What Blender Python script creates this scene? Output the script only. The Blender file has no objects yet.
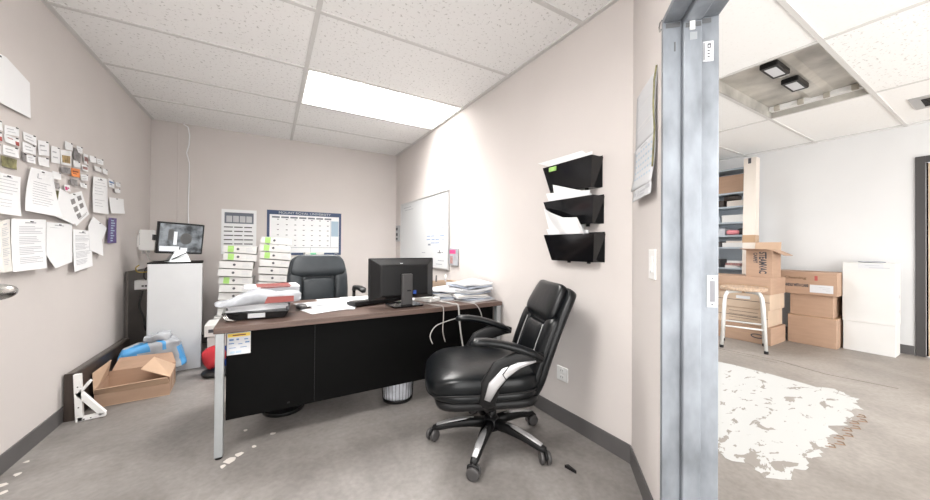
import bpy, bmesh, math, random
from mathutils import Matrix, Vector, noise
random.seed(7)
scene = bpy.context.scene
PI = math.pi

# ------------------------------------------------------------------ camera
H = 1.12
cam_d = bpy.data.cameras.new('camera'); cam = bpy.data.objects.new('camera', cam_d)
scene.collection.objects.link(cam)
cam_d.sensor_width = 36.0; cam_d.lens = 12.8975; cam_d.shift_y = -0.0053
cam_d.clip_start = 0.02; cam_d.clip_end = 60
Rr = (0.86184, -0.507119, 0.0079); Ru = (-0.01046, -0.0022, 0.999943); Rf = (0.507072, 0.861873, 0.0072)
cam.matrix_world = Matrix(((Rr[0], Ru[0], -Rf[0], 0), (Rr[1], Ru[1], -Rf[1], 0), (Rr[2], Ru[2], -Rf[2], H), (0, 0, 0, 1)))
scene.camera = cam

# ------------------------------------------------------------------ world, exposure
w = bpy.data.worlds.new('world'); scene.world = w; w.use_nodes = True
w.node_tree.nodes['Background'].inputs[0].default_value = (1.0, 0.985, 0.97, 1)
w.node_tree.nodes['Background'].inputs[1].default_value = 2.0
scene.view_settings.view_transform = 'Standard'; scene.view_settings.look = 'None'
scene.view_settings.exposure = 1.40; scene.view_settings.gamma = 1.0
scene.view_settings.use_curve_mapping = False
LAMP_OFFICE = 1.2      # troffer diffuser radiance
LAMP_STORE = 3.0
FILL_REAR = 3.0  # radiance of the fill panel added over the office front

# ------------------------------------------------------------------ materials
def mat(name, col, rough=0.5, metal=0.0, var=0.0, vscale=8.0, bump=0.0, bscale=60.0, spec=0.5, coat=0.0, alpha=1.0, stretch=None):
    m = bpy.data.materials.new(name); m.use_nodes = True
    nt = m.node_tree; b = nt.nodes['Principled BSDF']
    b.inputs['Base Color'].default_value = (*col, 1); b.inputs['Roughness'].default_value = rough
    b.inputs['Metallic'].default_value = metal; b.inputs['Specular IOR Level'].default_value = spec
    b.inputs['Coat Weight'].default_value = coat; b.inputs['Alpha'].default_value = alpha
    tc = nt.nodes.new('ShaderNodeTexCoord'); src = tc.outputs['Object']
    if stretch:
        mp = nt.nodes.new('ShaderNodeMapping'); mp.inputs['Scale'].default_value = stretch
        nt.links.new(src, mp.inputs[0]); src = mp.outputs[0]
    n = nt.nodes.new('ShaderNodeTexNoise'); n.inputs['Scale'].default_value = vscale; n.inputs['Detail'].default_value = 6
    nt.links.new(src, n.inputs['Vector'])
    if var > 0:
        r = nt.nodes.new('ShaderNodeValToRGB')
        r.color_ramp.elements[0].position = 0.3; r.color_ramp.elements[1].position = 0.7
        r.color_ramp.elements[0].color = (*[max(0, c * (1 - var)) for c in col], 1)
        r.color_ramp.elements[1].color = (*[min(1, c * (1 + var)) for c in col], 1)
        nt.links.new(n.outputs['Fac'], r.inputs[0]); nt.links.new(r.outputs[0], b.inputs['Base Color'])
    if bump > 0:
        n2 = nt.nodes.new('ShaderNodeTexNoise'); n2.inputs['Scale'].default_value = bscale; n2.inputs['Detail'].default_value = 4
        nt.links.new(src, n2.inputs['Vector'])
        bp = nt.nodes.new('ShaderNodeBump'); bp.inputs['Strength'].default_value = bump; bp.inputs['Distance'].default_value = 0.004
        nt.links.new(n2.outputs['Fac'], bp.inputs['Height']); nt.links.new(bp.outputs[0], b.inputs['Normal'])
    return m

def emis(name, col, s):
    m = mat(name, col, 0.4); b = m.node_tree.nodes['Principled BSDF']
    b.inputs['Emission Color'].default_value = (*col, 1); b.inputs['Emission Strength'].default_value = s
    return m

def ceiling_mat(name, pits):
    m = mat(name, (0.84, 0.835, 0.82), 0.9); nt = m.node_tree; b = nt.nodes['Principled BSDF']
    tc = nt.nodes.new('ShaderNodeTexCoord')
    n = nt.nodes.new('ShaderNodeTexNoise'); n.inputs['Scale'].default_value = 48; n.inputs['Detail'].default_value = 2.5; n.inputs['Roughness'].default_value = 0.6
    nt.links.new(tc.outputs['Object'], n.inputs['Vector'])
    r = nt.nodes.new('ShaderNodeValToRGB')
    r.color_ramp.elements[0].position = 0.33; r.color_ramp.elements[1].position = 0.40
    r.color_ramp.elements[0].color = (0.90 - pits, 0.895 - pits, 0.88 - pits, 1); r.color_ramp.elements[1].color = (0.90, 0.90, 0.89, 1)
    nt.links.new(n.outputs['Fac'], r.inputs[0]); nt.links.new(r.outputs[0], b.inputs['Base Color'])
    bp = nt.nodes.new('ShaderNodeBump'); bp.inputs['Strength'].default_value = 0.25; bp.inputs['Distance'].default_value = 0.003
    nt.links.new(r.outputs[0], bp.inputs['Height']); nt.links.new(bp.outputs[0], b.inputs['Normal'])
    return m

def concrete_mat(name, c0, c1, c2):
    m = mat(name, c1, 0.55); nt = m.node_tree; b = nt.nodes['Principled BSDF']
    tc = nt.nodes.new('ShaderNodeTexCoord')
    n = nt.nodes.new('ShaderNodeTexNoise'); n.inputs['Scale'].default_value = 1.7; n.inputs['Detail'].default_value = 9; n.inputs['Roughness'].default_value = 0.62; n.inputs['Distortion'].default_value = 0.4
    nt.links.new(tc.outputs['Object'], n.inputs['Vector'])
    r = nt.nodes.new('ShaderNodeValToRGB'); e = r.color_ramp.elements
    e[0].position = 0.3; e[0].color = (*c0, 1); e[1].position = 0.72; e[1].color = (*c2, 1)
    k = e.new(0.5); k.color = (*c1, 1)
    nt.links.new(n.outputs['Fac'], r.inputs[0])
    n3 = nt.nodes.new('ShaderNodeTexNoise'); n3.inputs['Scale'].default_value = 40; n3.inputs['Detail'].default_value = 5
    nt.links.new(tc.outputs['Object'], n3.inputs['Vector'])
    mx = nt.nodes.new('ShaderNodeMixRGB'); mx.blend_type = 'OVERLAY'; mx.inputs[0].default_value = 0.25
    nt.links.new(r.outputs[0], mx.inputs[1]); nt.links.new(n3.outputs['Fac'], mx.inputs[2])
    nt.links.new(mx.outputs[0], b.inputs['Base Color'])
    rr = nt.nodes.new('ShaderNodeMapRange'); rr.inputs[3].default_value = 0.38; rr.inputs[4].default_value = 0.62
    nt.links.new(n.outputs['Fac'], rr.inputs[0]); nt.links.new(rr.outputs[0], b.inputs['Roughness'])
    bp = nt.nodes.new('ShaderNodeBump'); bp.inputs['Strength'].default_value = 0.12; bp.inputs['Distance'].default_value = 0.004
    nt.links.new(n3.outputs['Fac'], bp.inputs['Height']); nt.links.new(bp.outputs[0], b.inputs['Normal'])
    return m

def chipped_paint_mat(name):
    m = mat(name, (0.8, 0.8, 0.76), 0.6); nt = m.node_tree; b = nt.nodes['Principled BSDF']
    tc = nt.nodes.new('ShaderNodeTexCoord')
    mp = nt.nodes.new('ShaderNodeMapping'); mp.inputs['Scale'].default_value = (1.0, 1.9, 1.0); nt.links.new(tc.outputs['Object'], mp.inputs[0])
    n = nt.nodes.new('ShaderNodeTexNoise'); n.inputs['Scale'].default_value = 7.5; n.inputs['Detail'].default_value = 4; n.inputs['Roughness'].default_value = 0.6; n.inputs['Distortion'].default_value = 0.6
    nt.links.new(mp.outputs[0], n.inputs['Vector'])
    # more wear towards the worn south edge of the patch: a wear map in the paint's own space
    sx = nt.nodes.new('ShaderNodeSeparateXYZ'); nt.links.new(tc.outputs['Object'], sx.inputs[0])
    mr = nt.nodes.new('ShaderNodeMapRange'); mr.inputs[1].default_value = -0.5; mr.inputs[2].default_value = -1.05; mr.inputs[3].default_value = 0.0; mr.inputs[4].default_value = 0.13
    nt.links.new(sx.outputs[0], mr.inputs[0])
    sb = nt.nodes.new('ShaderNodeMath'); sb.operation = 'SUBTRACT'; nt.links.new(n.outputs['Fac'], sb.inputs[0]); nt.links.new(mr.outputs[0], sb.inputs[1])
    r = nt.nodes.new('ShaderNodeValToRGB'); e = r.color_ramp.elements
    e[0].position = 0.395; e[0].color = (0.26, 0.235, 0.21, 1); e[1].position = 0.41; e[1].color = (0.485, 0.485, 0.47, 1)
    nt.links.new(sb.outputs[0], r.inputs[0]); nt.links.new(r.outputs[0], b.inputs['Base Color'])
    return m

def wood_mat(name, c0, c1, stretch=(1.5, 18, 18), rough=0.4):
    return mat(name, [(a + b) / 2 for a, b in zip(c0, c1)], rough, var=0.28, vscale=3.0, stretch=stretch)

M = {}
M['wall'] = mat('wall_paint', (0.645, 0.604, 0.582), 0.75, var=0.02, vscale=2, bump=0.06, bscale=220)
M['wall_storage'] = mat('storage_wall_paint', (0.70, 0.70, 0.70), 0.75, var=0.02, vscale=2, bump=0.05, bscale=200)
M['base'] = mat('rubber_baseboard', (0.105, 0.10, 0.10), 0.45, var=0.06)
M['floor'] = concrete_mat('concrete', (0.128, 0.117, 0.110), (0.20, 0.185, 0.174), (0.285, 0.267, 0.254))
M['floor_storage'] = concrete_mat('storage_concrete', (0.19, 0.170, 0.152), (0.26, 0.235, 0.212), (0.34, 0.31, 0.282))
M['paint_patch'] = chipped_paint_mat('chipped_white_floor_paint')
M['tile'] = ceiling_mat('pitted_ceiling_tile', 0.30)
M['tile_smooth'] = ceiling_mat('smooth_ceiling_tile', 0.05)
M['tbar'] = mat('white_tbar', (0.66, 0.655, 0.64), 0.5)
M['galv'] = mat('galvanised_steel', (0.25, 0.272, 0.30), 0.5, metal=0.3, var=0.36, vscale=4, bump=0.05, stretch=(2.2, 2.2, 1))
M['galv_dark'] = mat('galvanised_steel_gap', (0.12, 0.125, 0.13), 0.6)
M['white_metal'] = mat('white_enamel', (0.82, 0.82, 0.81), 0.4)
M['diffuser_office'] = emis('lit_diffuser', (1.0, 0.98, 0.95), LAMP_OFFICE)
M['tube_lit'] = emis('lit_tube', (1.0, 0.98, 0.96), LAMP_OFFICE * 1.3)
M['diffuser_store'] = emis('lit_diffuser_storage', (1.0, 0.99, 0.97), LAMP_STORE)
M['diffuser_fill'] = emis('fill_diffuser_rear', (1.0, 0.98, 0.95), FILL_REAR)
M['leather'] = mat('black_leather', (0.004, 0.005, 0.006), 0.29, var=0.2, vscale=9, bump=0.22, bscale=26, spec=0.34)
M['leather_grey'] = mat('grey_black_leather', (0.030, 0.036, 0.041), 0.38, var=0.15, vscale=9, bump=0.15, bscale=26, spec=0.45)
M['stitch'] = mat('grey_stitching', (0.28, 0.28, 0.28), 0.7)
M['plastic'] = mat('black_plastic', (0.007, 0.007, 0.0075), 0.42, bump=0.05, bscale=200, spec=0.3)
M['plastic_gloss'] = mat('glossy_black_plastic', (0.005, 0.005, 0.006), 0.12, spec=0.45)
M['silver'] = mat('silver_plastic', (0.62, 0.62, 0.63), 0.32, metal=0.6)
M['chrome'] = mat('satin_chrome', (0.6, 0.59, 0.57), 0.25, metal=1.0)
M['steel_leg'] = mat('grey_enamelled_steel', (0.40, 0.42, 0.43), 0.4, metal=0.5, var=0.08)
M['desk_top'] = wood_mat('walnut_laminate', (0.08, 0.05, 0.039), (0.13, 0.085, 0.069))
M['black_panel'] = mat('black_panel', (0.003, 0.003, 0.003), 0.5, spec=0.06)
M['white'] = mat('white_board', (0.62, 0.635, 0.65), 0.4, var=0.02)
M['whiteboard'] = mat('whiteboard_enamel', (0.60, 0.62, 0.63), 0.25)
M['alu'] = mat('aluminium', (0.55, 0.55, 0.55), 0.35, metal=0.8)
M['paper'] = mat('white_paper', (0.60, 0.61, 0.63), 0.8)
M['paper_bright'] = mat('bright_white_paper', (0.86, 0.87, 0.88), 0.8)
M['paper_warm'] = mat('warm_paper', (0.76, 0.74, 0.70), 0.8)
M['ink'] = mat('grey_ink', (0.48, 0.49, 0.52), 0.8)
M['ink_dark'] = mat('dark_ink', (0.07, 0.07, 0.08), 0.8)
M['ink_red'] = mat('red_ink', (0.42, 0.09, 0.08), 0.7)
M['ink_red_pale'] = mat('faded_red_ink', (0.20, 0.045, 0.038), 0.7)
M['ink_blue'] = mat('blue_ink', (0.12, 0.22, 0.42), 0.8)
M['ink_magenta'] = mat('magenta_ink', (0.60, 0.05, 0.20), 0.6)
M['navy'] = mat('navy_print', (0.045, 0.075, 0.15), 0.6)
M['pale_blue'] = mat('pale_blue_print', (0.40, 0.52, 0.62), 0.7)
M['slate'] = mat('slate_print', (0.16, 0.18, 0.22), 0.7)
M['green'] = mat('green_tab', (0.36, 0.62, 0.17), 0.6)
M['green_note'] = mat('green_note', (0.18, 0.52, 0.30), 0.7)
M['yellow'] = mat('yellow_print', (0.80, 0.58, 0.10), 0.6)
M['orange'] = mat('orange_print', (0.80, 0.27, 0.08), 0.6)
M['brown_pic'] = mat('brown_green_picture', (0.20, 0.19, 0.09), 0.6, var=0.6, vscale=30)
M['grey_pic'] = mat('grey_picture', (0.25, 0.24, 0.24), 0.6, var=0.4, vscale=40)
M['yellow_pic'] = mat('yellow_brown_picture', (0.38, 0.27, 0.12), 0.6, var=0.5, vscale=40)
M['red_pic'] = mat('red_grey_picture', (0.36, 0.20, 0.19), 0.6, var=0.4, vscale=40)
M['purple'] = mat('purple_print', (0.12, 0.085, 0.24), 0.6, var=0.2, vscale=60)
M['card'] = mat('corrugated_cardboard', (0.40, 0.265, 0.185), 0.8, var=0.06, vscale=5, stretch=(1, 1, 6))
M['card_in'] = mat('cardboard_inside', (0.52, 0.36, 0.25), 0.8, var=0.06, vscale=5)
M['card_pale'] = mat('pale_cardboard', (0.52, 0.40, 0.30), 0.8, var=0.06, vscale=4)
M['tape'] = mat('brown_tape', (0.42, 0.28, 0.17), 0.3)
M['white_carton'] = mat('white_carton', (0.66, 0.655, 0.64), 0.7, var=0.03, vscale=3)
M['cream_carton'] = mat('cream_carton', (0.66, 0.60, 0.54), 0.7, var=0.03, vscale=3)
M['dark_wood'] = wood_mat('dark_brown_board', (0.028, 0.02, 0.017), (0.05, 0.037, 0.03), stretch=(14, 14, 1.2), rough=0.45)
M['dark_top'] = mat('grey_brown_laminate', (0.10, 0.088, 0.08), 0.4, var=0.1)
M['blue_bag'] = mat('blue_film', (0.10, 0.36, 0.70), 0.25, bump=0.3, bscale=14)
M['white_film'] = mat('white_film', (0.41, 0.43, 0.46), 0.25, var=0.22, vscale=9, bump=0.3, bscale=18)
M['white_bag'] = mat('white_bin_liner', (0.62, 0.64, 0.69), 0.35, var=0.25, vscale=14, bump=0.5, bscale=20)
M['red'] = mat('red_fabric', (0.42, 0.02, 0.03), 0.7)
M['blue'] = mat('blue_plastic', (0.03, 0.10, 0.45), 0.4)
M['pink'] = mat('pink_plastic', (0.72, 0.25, 0.28), 0.5)
M['shelf'] = mat('blue_grey_steel', (0.40, 0.45, 0.50), 0.45, metal=0.2)
M['stool_wood'] = wood_mat('stool_plywood', (0.36, 0.25, 0.17), (0.50, 0.37, 0.27))
M['stool_metal'] = mat('pale_grey_tube', (0.70, 0.70, 0.68), 0.4)
M['dark_frame'] = mat('dark_grey_enamel', (0.055, 0.052, 0.052), 0.4)
M['door_wood'] = wood_mat('tan_door_veneer', (0.55, 0.40, 0.27), (0.66, 0.50, 0.36), stretch=(10, 10, 1))
M['door_paint'] = mat('door_paint', (0.50, 0.46, 0.44), 0.5)
M['steel_dirty'] = mat('stained_reflector_steel', (0.46, 0.445, 0.41), 0.4, metal=0.35, var=0.35, vscale=4)
M['screen_glass'] = mat('dark_glass', (0.008, 0.008, 0.010), 0.1)
M['cable_white'] = mat('white_cable', (0.50, 0.49, 0.47), 0.5)
M['cable_grey'] = mat('grey_cable', (0.33, 0.31, 0.29), 0.5)
M['cable_black'] = mat('black_cable', (0.012, 0.012, 0.012), 0.5)
M['cable_yellow'] = mat('yellow_cable', (0.45, 0.33, 0.05), 0.5)
def screen_mat():
    m = emis('camera_feed_screen', (0.3, 0.32, 0.34), 0.28); nt = m.node_tree; b = nt.nodes['Principled BSDF']
    tc = nt.nodes.new('ShaderNodeTexCoord'); n = nt.nodes.new('ShaderNodeTexNoise'); n.inputs['Scale'].default_value = 14; n.inputs['Detail'].default_value = 3
    nt.links.new(tc.outputs['Object'], n.inputs['Vector'])
    r = nt.nodes.new('ShaderNodeValToRGB'); e = r.color_ramp.elements
    e[0].position = 0.36; e[0].color = (0.06, 0.065, 0.07, 1); e[1].position = 0.62; e[1].color = (0.42, 0.45, 0.48, 1)
    nt.links.new(n.outputs['Fac'], r.inputs[0]); nt.links.new(r.outputs[0], b.inputs['Emission Color'])
    b.inputs['Base Color'].default_value = (0.02, 0.02, 0.02, 1); b.inputs['Roughness'].default_value = 0.15
    return m
M['feed'] = screen_mat()
M['feed_dark'] = emis('feed_dark_area', (0.05, 0.05, 0.05), 0.4)
M['feed_light'] = emis('feed_light_area', (0.5, 0.52, 0.55), 0.3)

# ------------------------------------------------------------------ mesh builder
def world_of(o):
    m = o.matrix_basis.copy(); p = o.parent
    while p: m = p.matrix_basis @ m; p = p.parent
    return m

class MB:
    def __init__(s): s.v = []; s.f = []; s.mi = []; s.sm = []; s.m = 0; s.s = False
    def face(s, idx): s.f.append(tuple(idx)); s.mi.append(s.m); s.sm.append(s.s)
    def add(s, vs, fs, T=None):
        b = len(s.v)
        for p in vs:
            p = Vector(p); s.v.append(tuple(T @ p) if T else tuple(p))
        for f in fs: s.face([b + i for i in f])
        return s
    def box(s, x0, x1, y0, y1, z0, z1, T=None):
        v = [(x0,y0,z0),(x1,y0,z0),(x1,y1,z0),(x0,y1,z0),(x0,y0,z1),(x1,y0,z1),(x1,y1,z1),(x0,y1,z1)]
        return s.add(v, [(0,3,2,1),(4,5,6,7),(0,1,5,4),(1,2,6,5),(2,3,7,6),(3,0,4,7)], T)
    def rbox(s, x0, x1, y0, y1, z0, z1, r, T=None, axis=2, n=4):
        # box with rounded corners around one axis, plus a small chamfer on the caps
        lim = [(x0,x1),(y0,y1),(z0,z1)]; a, b = [(1,2),(2,0),(0,1)][axis]
        def outline(ins):
            o = []; rr = max(r - ins, 1e-4)
            A0, A1 = lim[a][0] + ins, lim[a][1] - ins; B0, B1 = lim[b][0] + ins, lim[b][1] - ins
            for (cx, cy, st) in ((A1-rr, B1-rr, 0), (A0+rr, B1-rr, 1), (A0+rr, B0+rr, 2), (A1-rr, B0+rr, 3)):
                for k in range(n+1):
                    t = (st + k/n) * PI/2; o.append((cx + rr*math.cos(t), cy + rr*math.sin(t)))
            return o
        c = min(r*0.4, (lim[axis][1]-lim[axis][0])*0.3); L = []
        for (h, ins) in ((lim[axis][0], c), (lim[axis][0]+c, 0), (lim[axis][1]-c, 0), (lim[axis][1], c)):
            ring = []
            for (p, q) in outline(ins):
                pt = [0,0,0]; pt[a] = p; pt[b] = q; pt[axis] = h; ring.append(tuple(pt))
            L.append(ring)
        return s.loft(L, T)
    def loft(s, rings, T=None, caps=True, closed=False):
        n = len(rings[0]); vs = [p for r in rings for p in r]; fs = []
        K = len(rings)
        for i in range(K if closed else K-1):
            j = (i+1) % K
            for k in range(n):
                fs.append((i*n+k, i*n+(k+1)%n, j*n+(k+1)%n, j*n+k))
        if caps and not closed:
            fs.append(tuple(range(n-1,-1,-1))); fs.append(tuple((K-1)*n+k for k in range(n)))
        return s.add(vs, fs, T)
    def prism(s, poly, z0, z1, T=None):
        return s.loft([[(x,y,z0) for x,y in poly], [(x,y,z1) for x,y in poly]], T)
    def tube(s, pts, r, n=8, T=None, closed=False):
        pts = [Vector(p) for p in pts]; rings = []; K = len(pts); up = None
        rs = r if isinstance(r, (list, tuple)) else [r]*K
        for i, p in enumerate(pts):
            if closed: d = pts[(i+1)%K] - pts[i-1]
            else: d = pts[min(i+1,K-1)] - pts[max(i-1,0)]
            d.normalize()
            if up is None:
                up = Vector((0,0,1)) if abs(d.z) < 0.9 else Vector((1,0,0))
            a = d.cross(up); a.normalize(); b = a.cross(d); b.normalize(); up = b
            rings.append([tuple(p + a*math.cos(2*PI*k/n)*rs[i] + b*math.sin(2*PI*k/n)*rs[i]) for k in range(n)])
        return s.loft(rings, T, closed=closed)
    def ribbon(s, pts, wy, wz, n=12, e=2.6, T=None, up=(0,1,0)):
        # superellipse section swept along pts; wy along 'up', wz across
        pts = [Vector(p) for p in pts]; K = len(pts); rings = []; U = Vector(up)
        for i, p in enumerate(pts):
            d = (pts[min(i+1,K-1)] - pts[max(i-1,0)]).normalized()
            a = (U - d*U.dot(d)).normalized(); b = d.cross(a)
            y_ = wy[i] if isinstance(wy, (list,tuple)) else wy; z_ = wz[i] if isinstance(wz, (list,tuple)) else wz
            rings.append([tuple(p + a*y_*sp(math.cos(2*PI*k/n), 2/e) + b*z_*sp(math.sin(2*PI*k/n), 2/e)) for k in range(n)])
        return s.loft(rings, T)
    def lathe(s, prof, n=24, T=None, caps=True):
        return s.loft([[(r*math.cos(2*PI*k/n), r*math.sin(2*PI*k/n), z) for k in range(n)] for r, z in prof], T, caps)
    def cyl(s, a, b, r, n=16, T=None): return s.tube([a, b], r, n, T)
    def blob(s, c, h, e1=1.0, e2=1.0, nu=28, nv=14, T=None, fn=None):
        rings = []
        for j in range(nv+1):
            ph = -PI/2 + PI*j/nv; ph = max(-PI/2+0.02, min(PI/2-0.02, ph)); ring = []
            for k in range(nu):
                th = 2*PI*k/nu
                x = sp(math.cos(ph), e1)*sp(math.cos(th), e2); y = sp(math.cos(ph), e1)*sp(math.sin(th), e2); z = sp(math.sin(ph), e1)
                p = Vector((c[0]+h[0]*x, c[1]+h[1]*y, c[2]+h[2]*z))
                if fn: p = fn(p, (x,y,z))
                ring.append(tuple(p))
            rings.append(ring)
        return s.loft(rings, T)
    def grid(s, fn, nu, nv, th=0.0, T=None):
        # sheet from fn(u,v); th gives it thickness along -normal estimate (downwards z)
        vs = [fn(i/nu, j/nv) for j in range(nv+1) for i in range(nu+1)]
        fs = [(j*(nu+1)+i, j*(nu+1)+i+1, (j+1)*(nu+1)+i+1, (j+1)*(nu+1)+i) for j in range(nv) for i in range(nu)]
        return s.add(vs, fs, T)
    def build(s, name, mats, parent=None, world=True, bevel=0.0, smooth=None, solid=0.0, sub=0, seg=2):
        if not isinstance(mats, (list, tuple)): mats = [mats]
        me = bpy.data.meshes.new(name)
        if parent is None:
            xs = [p[0] for p in s.v]; ys = [p[1] for p in s.v]; zs = [p[2] for p in s.v]
            o0 = Vector(((min(xs)+max(xs))/2, (min(ys)+max(ys))/2, min(zs))); inv = Matrix.Translation(-o0)
        else:
            o0 = Vector((0,0,0)); inv = world_of(parent).inverted() if world else Matrix.Identity(4)
        me.from_pydata([tuple(inv @ Vector(p)) for p in s.v], [], s.f)
        for mt in mats: me.materials.append(mt)
        for i, p in enumerate(me.polygons):
            p.material_index = s.mi[i]; p.use_smooth = s.sm[i] if smooth is None else smooth
        bm = bmesh.new(); bm.from_mesh(me); bmesh.ops.recalc_face_normals(bm, faces=bm.faces); bm.to_mesh(me); bm.free()
        o = bpy.data.objects.new(name, me); scene.collection.objects.link(o); o.location = o0
        if parent is not None: o.parent = parent
        if solid:
            q = o.modifiers.new('solid', 'SOLIDIFY'); q.thickness = solid; q.offset = 0
        if bevel:
            q = o.modifiers.new('bevel', 'BEVEL'); q.width = bevel; q.segments = seg; q.limit_method = 'ANGLE'; q.angle_limit = math.radians(40)
        if sub:
            q = o.modifiers.new('sub', 'SUBSURF'); q.levels = sub; q.render_levels = sub
        return o

def sp(c, e): return math.copysign(abs(c)**e, c)
def tag(o, label=None, cat=None, group=None, kind=None):
    if label: o['label'] = label
    if cat: o['category'] = cat
    if group: o['group'] = group
    if kind: o['kind'] = kind
    return o
def empty(name, loc, rz=0.0, label=None, cat=None, group=None):
    o = bpy.data.objects.new(name, None); scene.collection.objects.link(o)
    o.empty_display_size = 0.1; o.location = loc; o.rotation_euler = (0, 0, rz)
    return tag(o, label, cat, group)
def RZ(x, y, z, a, rx=0.0, ry=0.0):
    return Matrix.Translation((x, y, z)) @ Matrix.Rotation(a, 4, 'Z') @ Matrix.Rotation(ry, 4, 'Y') @ Matrix.Rotation(rx, 4, 'X')
kids = {}
def copy_tree(o, parent=None):
    c = o.copy(); scene.collection.objects.link(c); c.parent = parent
    for ch in list(o.children): copy_tree(ch, c)
    return c
def text(name, body, size, T, m, parent=None, ext=0.0006, align='LEFT', sx=1.0, bold=0.0):
    cu = bpy.data.curves.new(name, 'FONT'); cu.body = body; cu.size = size; cu.extrude = ext; cu.offset = bold; cu.align_x = align
    t = bpy.data.objects.new(name, cu); scene.collection.objects.link(t)
    bpy.context.view_layer.update()
    me = bpy.data.meshes.new_from_object(t.evaluated_get(bpy.context.evaluated_depsgraph_get()))
    bpy.data.objects.remove(t); bpy.data.curves.remove(cu)
    inv = world_of(parent).inverted() if parent else Matrix.Identity(4)
    me.transform(inv @ T @ Matrix.Diagonal((sx, 1, 1, 1))); me.materials.clear(); me.materials.append(m); me.name = name
    o = bpy.data.objects.new(name, me); scene.collection.objects.link(o)
    if parent: o.parent = parent
    return o
# orientation frames for writing on faces: columns = (reading direction, up, outward normal)
def frame(p, r, u):
    r = Vector(r).normalized(); u = Vector(u).normalized(); n = r.cross(u)
    return Matrix(((r.x,u.x,n.x,p[0]),(r.y,u.y,n.y,p[1]),(r.z,u.z,n.z,p[2]),(0,0,0,1)))
# ================================================================== SETTING
XL, XR, YB, C = -1.112, 1.6385, 4.828, 2.48
S2 = math.sqrt(0.5)
XF = 6.0
def st(name, mb, m, **k): return tag(mb.build(name, m, **k), kind='structure')
J = Vector((1.278, 0.698)); DW = Vector((-S2, -S2)); NW = Vector((S2, -S2))   # frame corner, along the wall, through the wall
def dw(a, t): p = J + DW*a + NW*t; return (p.x, p.y)
# floors
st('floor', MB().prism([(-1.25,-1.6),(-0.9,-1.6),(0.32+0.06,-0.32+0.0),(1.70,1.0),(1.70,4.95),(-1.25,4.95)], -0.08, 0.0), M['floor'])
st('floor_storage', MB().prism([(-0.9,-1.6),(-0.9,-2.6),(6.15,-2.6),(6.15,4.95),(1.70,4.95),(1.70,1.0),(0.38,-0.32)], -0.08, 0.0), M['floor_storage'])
# ceilings: tiles sit on a hanging grid
def ceil_rects(mb, rects): 
    for (x0,x1,y0,y1) in rects: mb.box(x0,x1,y0,y1, C+0.006, C+0.03)
FX = (0.252, 1.632, 2.835, 3.515)      # office troffer opening
RX = (-1.09, 0.215, 0.70, 1.36)        # opening of an added fill light, unseen behind the top edge of the view
mb = MB(); ceil_rects(mb, [(-1.2,FX[0],1.45,4.9),(FX[0],1.70,1.45,FX[2]),(FX[0],1.70,FX[3],4.9),(FX[1],1.70,FX[2],FX[3]),
                           (-1.2,RX[0],-0.4,1.45),(RX[0],RX[1],-0.4,RX[2]),(RX[0],RX[1],RX[3],1.45)])
mb.prism([(RX[1],-0.4),(0.32,-0.4),(1.70,1.0),(1.70,1.45),(RX[1],1.45)], C+0.006, C+0.03)
ceil = st('ceiling', mb, M['tile'])
g = MB()
for x in (-1.098, 0.232, 1.624): g.box(x-0.014, x+0.014, -0.35 if x < 1 else 1.05, YB, C, C+0.006)
for y in (0.68, 1.377, 2.095, 2.815, 3.532, 4.16): g.box(XL, 1.64 if y > 1.05 else 1.2, y-0.014, y+0.014, C+0.0003, C+0.006)
g.build('ceiling_grid', M['tbar'], ceil)
SX = (3.095, 4.475, 0.705, 1.365)      # storage fixture opening
S4 = (3.095, 4.475, 2.12, 2.80)      # lit storage troffer hidden behind the office wall
S3 = (3.095, 4.475, -1.45, -0.80)      # opening of a fill light added to the storage room, outside the view
mb = MB(); ceil_rects(mb, [(1.70,SX[0],-2.6,4.9),(SX[1],XF+0.1,-2.6,4.9),(SX[0],SX[1],SX[3],S4[2]),(SX[0],SX[1],S4[3],4.9),(SX[0],SX[1],S3[3],SX[2]),(SX[0],SX[1],-2.6,S3[2])])
mb.prism([(0.32,-0.4),(0.32,-2.6),(1.70,-2.6),(1.70,1.0)], C+0.006, C+0.03)
cst = st('ceiling_storage', mb, M['tile_smooth'])
g = MB()
for x in (3.08, 4.49, 5.9): g.box(x-0.014, x+0.014, -2.5, 4.85, C, C+0.006)
for y in (-2.18,-1.46,-0.75,-0.03,0.69,1.38,2.1,2.82,3.54,4.26): g.box(1.77 if y > 1 else max(0.4, 0.75+y+0.2), XF, y-0.014, y+0.014, C+0.0003, C+0.006)
g.build('ceiling_grid', M['tbar'], cst)
mb = MB(); mb.box(3.1, 4.47, -0.02, 0.675, C+0.003, C+0.0058); mb.build('rough_tile', M['tile'], cst)
# walls
st('wall_left', MB().box(XL-0.12, XL, -0.35, YB+0.12, 0, C+0.03), M['wall'])
st('wall_back', MB().box(XL, XR+0.12, YB, YB+0.12, 0, C+0.03), M['wall'])
st('wall_right', MB().prism([(XR,1.0597),(XR,YB),(XR+0.12,YB),(XR+0.12,0.937)], 0, C+0.03), M['wall'])
a0 = -0.51
st('wall_door', MB().prism([dw(-0.5095,0.0),dw(-0.012,0.0),dw(-0.012,0.172),dw(-0.5077,0.172)], 0, C+0.03), M['wall'])
OW = 1.0
mb = MB(); mb.prism([dw(-0.012,0.0),dw(OW+0.012,0.0),dw(OW+0.012,0.172),dw(-0.012,0.172)], 1.985, C+0.03)
mb.prism([dw(OW+0.012,0.0),dw(OW+0.5,0.0),dw(OW+0.5,0.172),dw(OW+0.012,0.172)], 0, C+0.03)
st('wall_door_header', mb, M['wall'])
st('wall_front', MB().box(XL, -0.76, -0.17, -0.05, 0, C), M['wall'])
st('wall_storage_far', MB().prism([(XF,0.63),(XF,4.9),(XF+0.12,4.9),(XF+0.12,0.63)], 0, C+0.03), M['wall_storage'])
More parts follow.
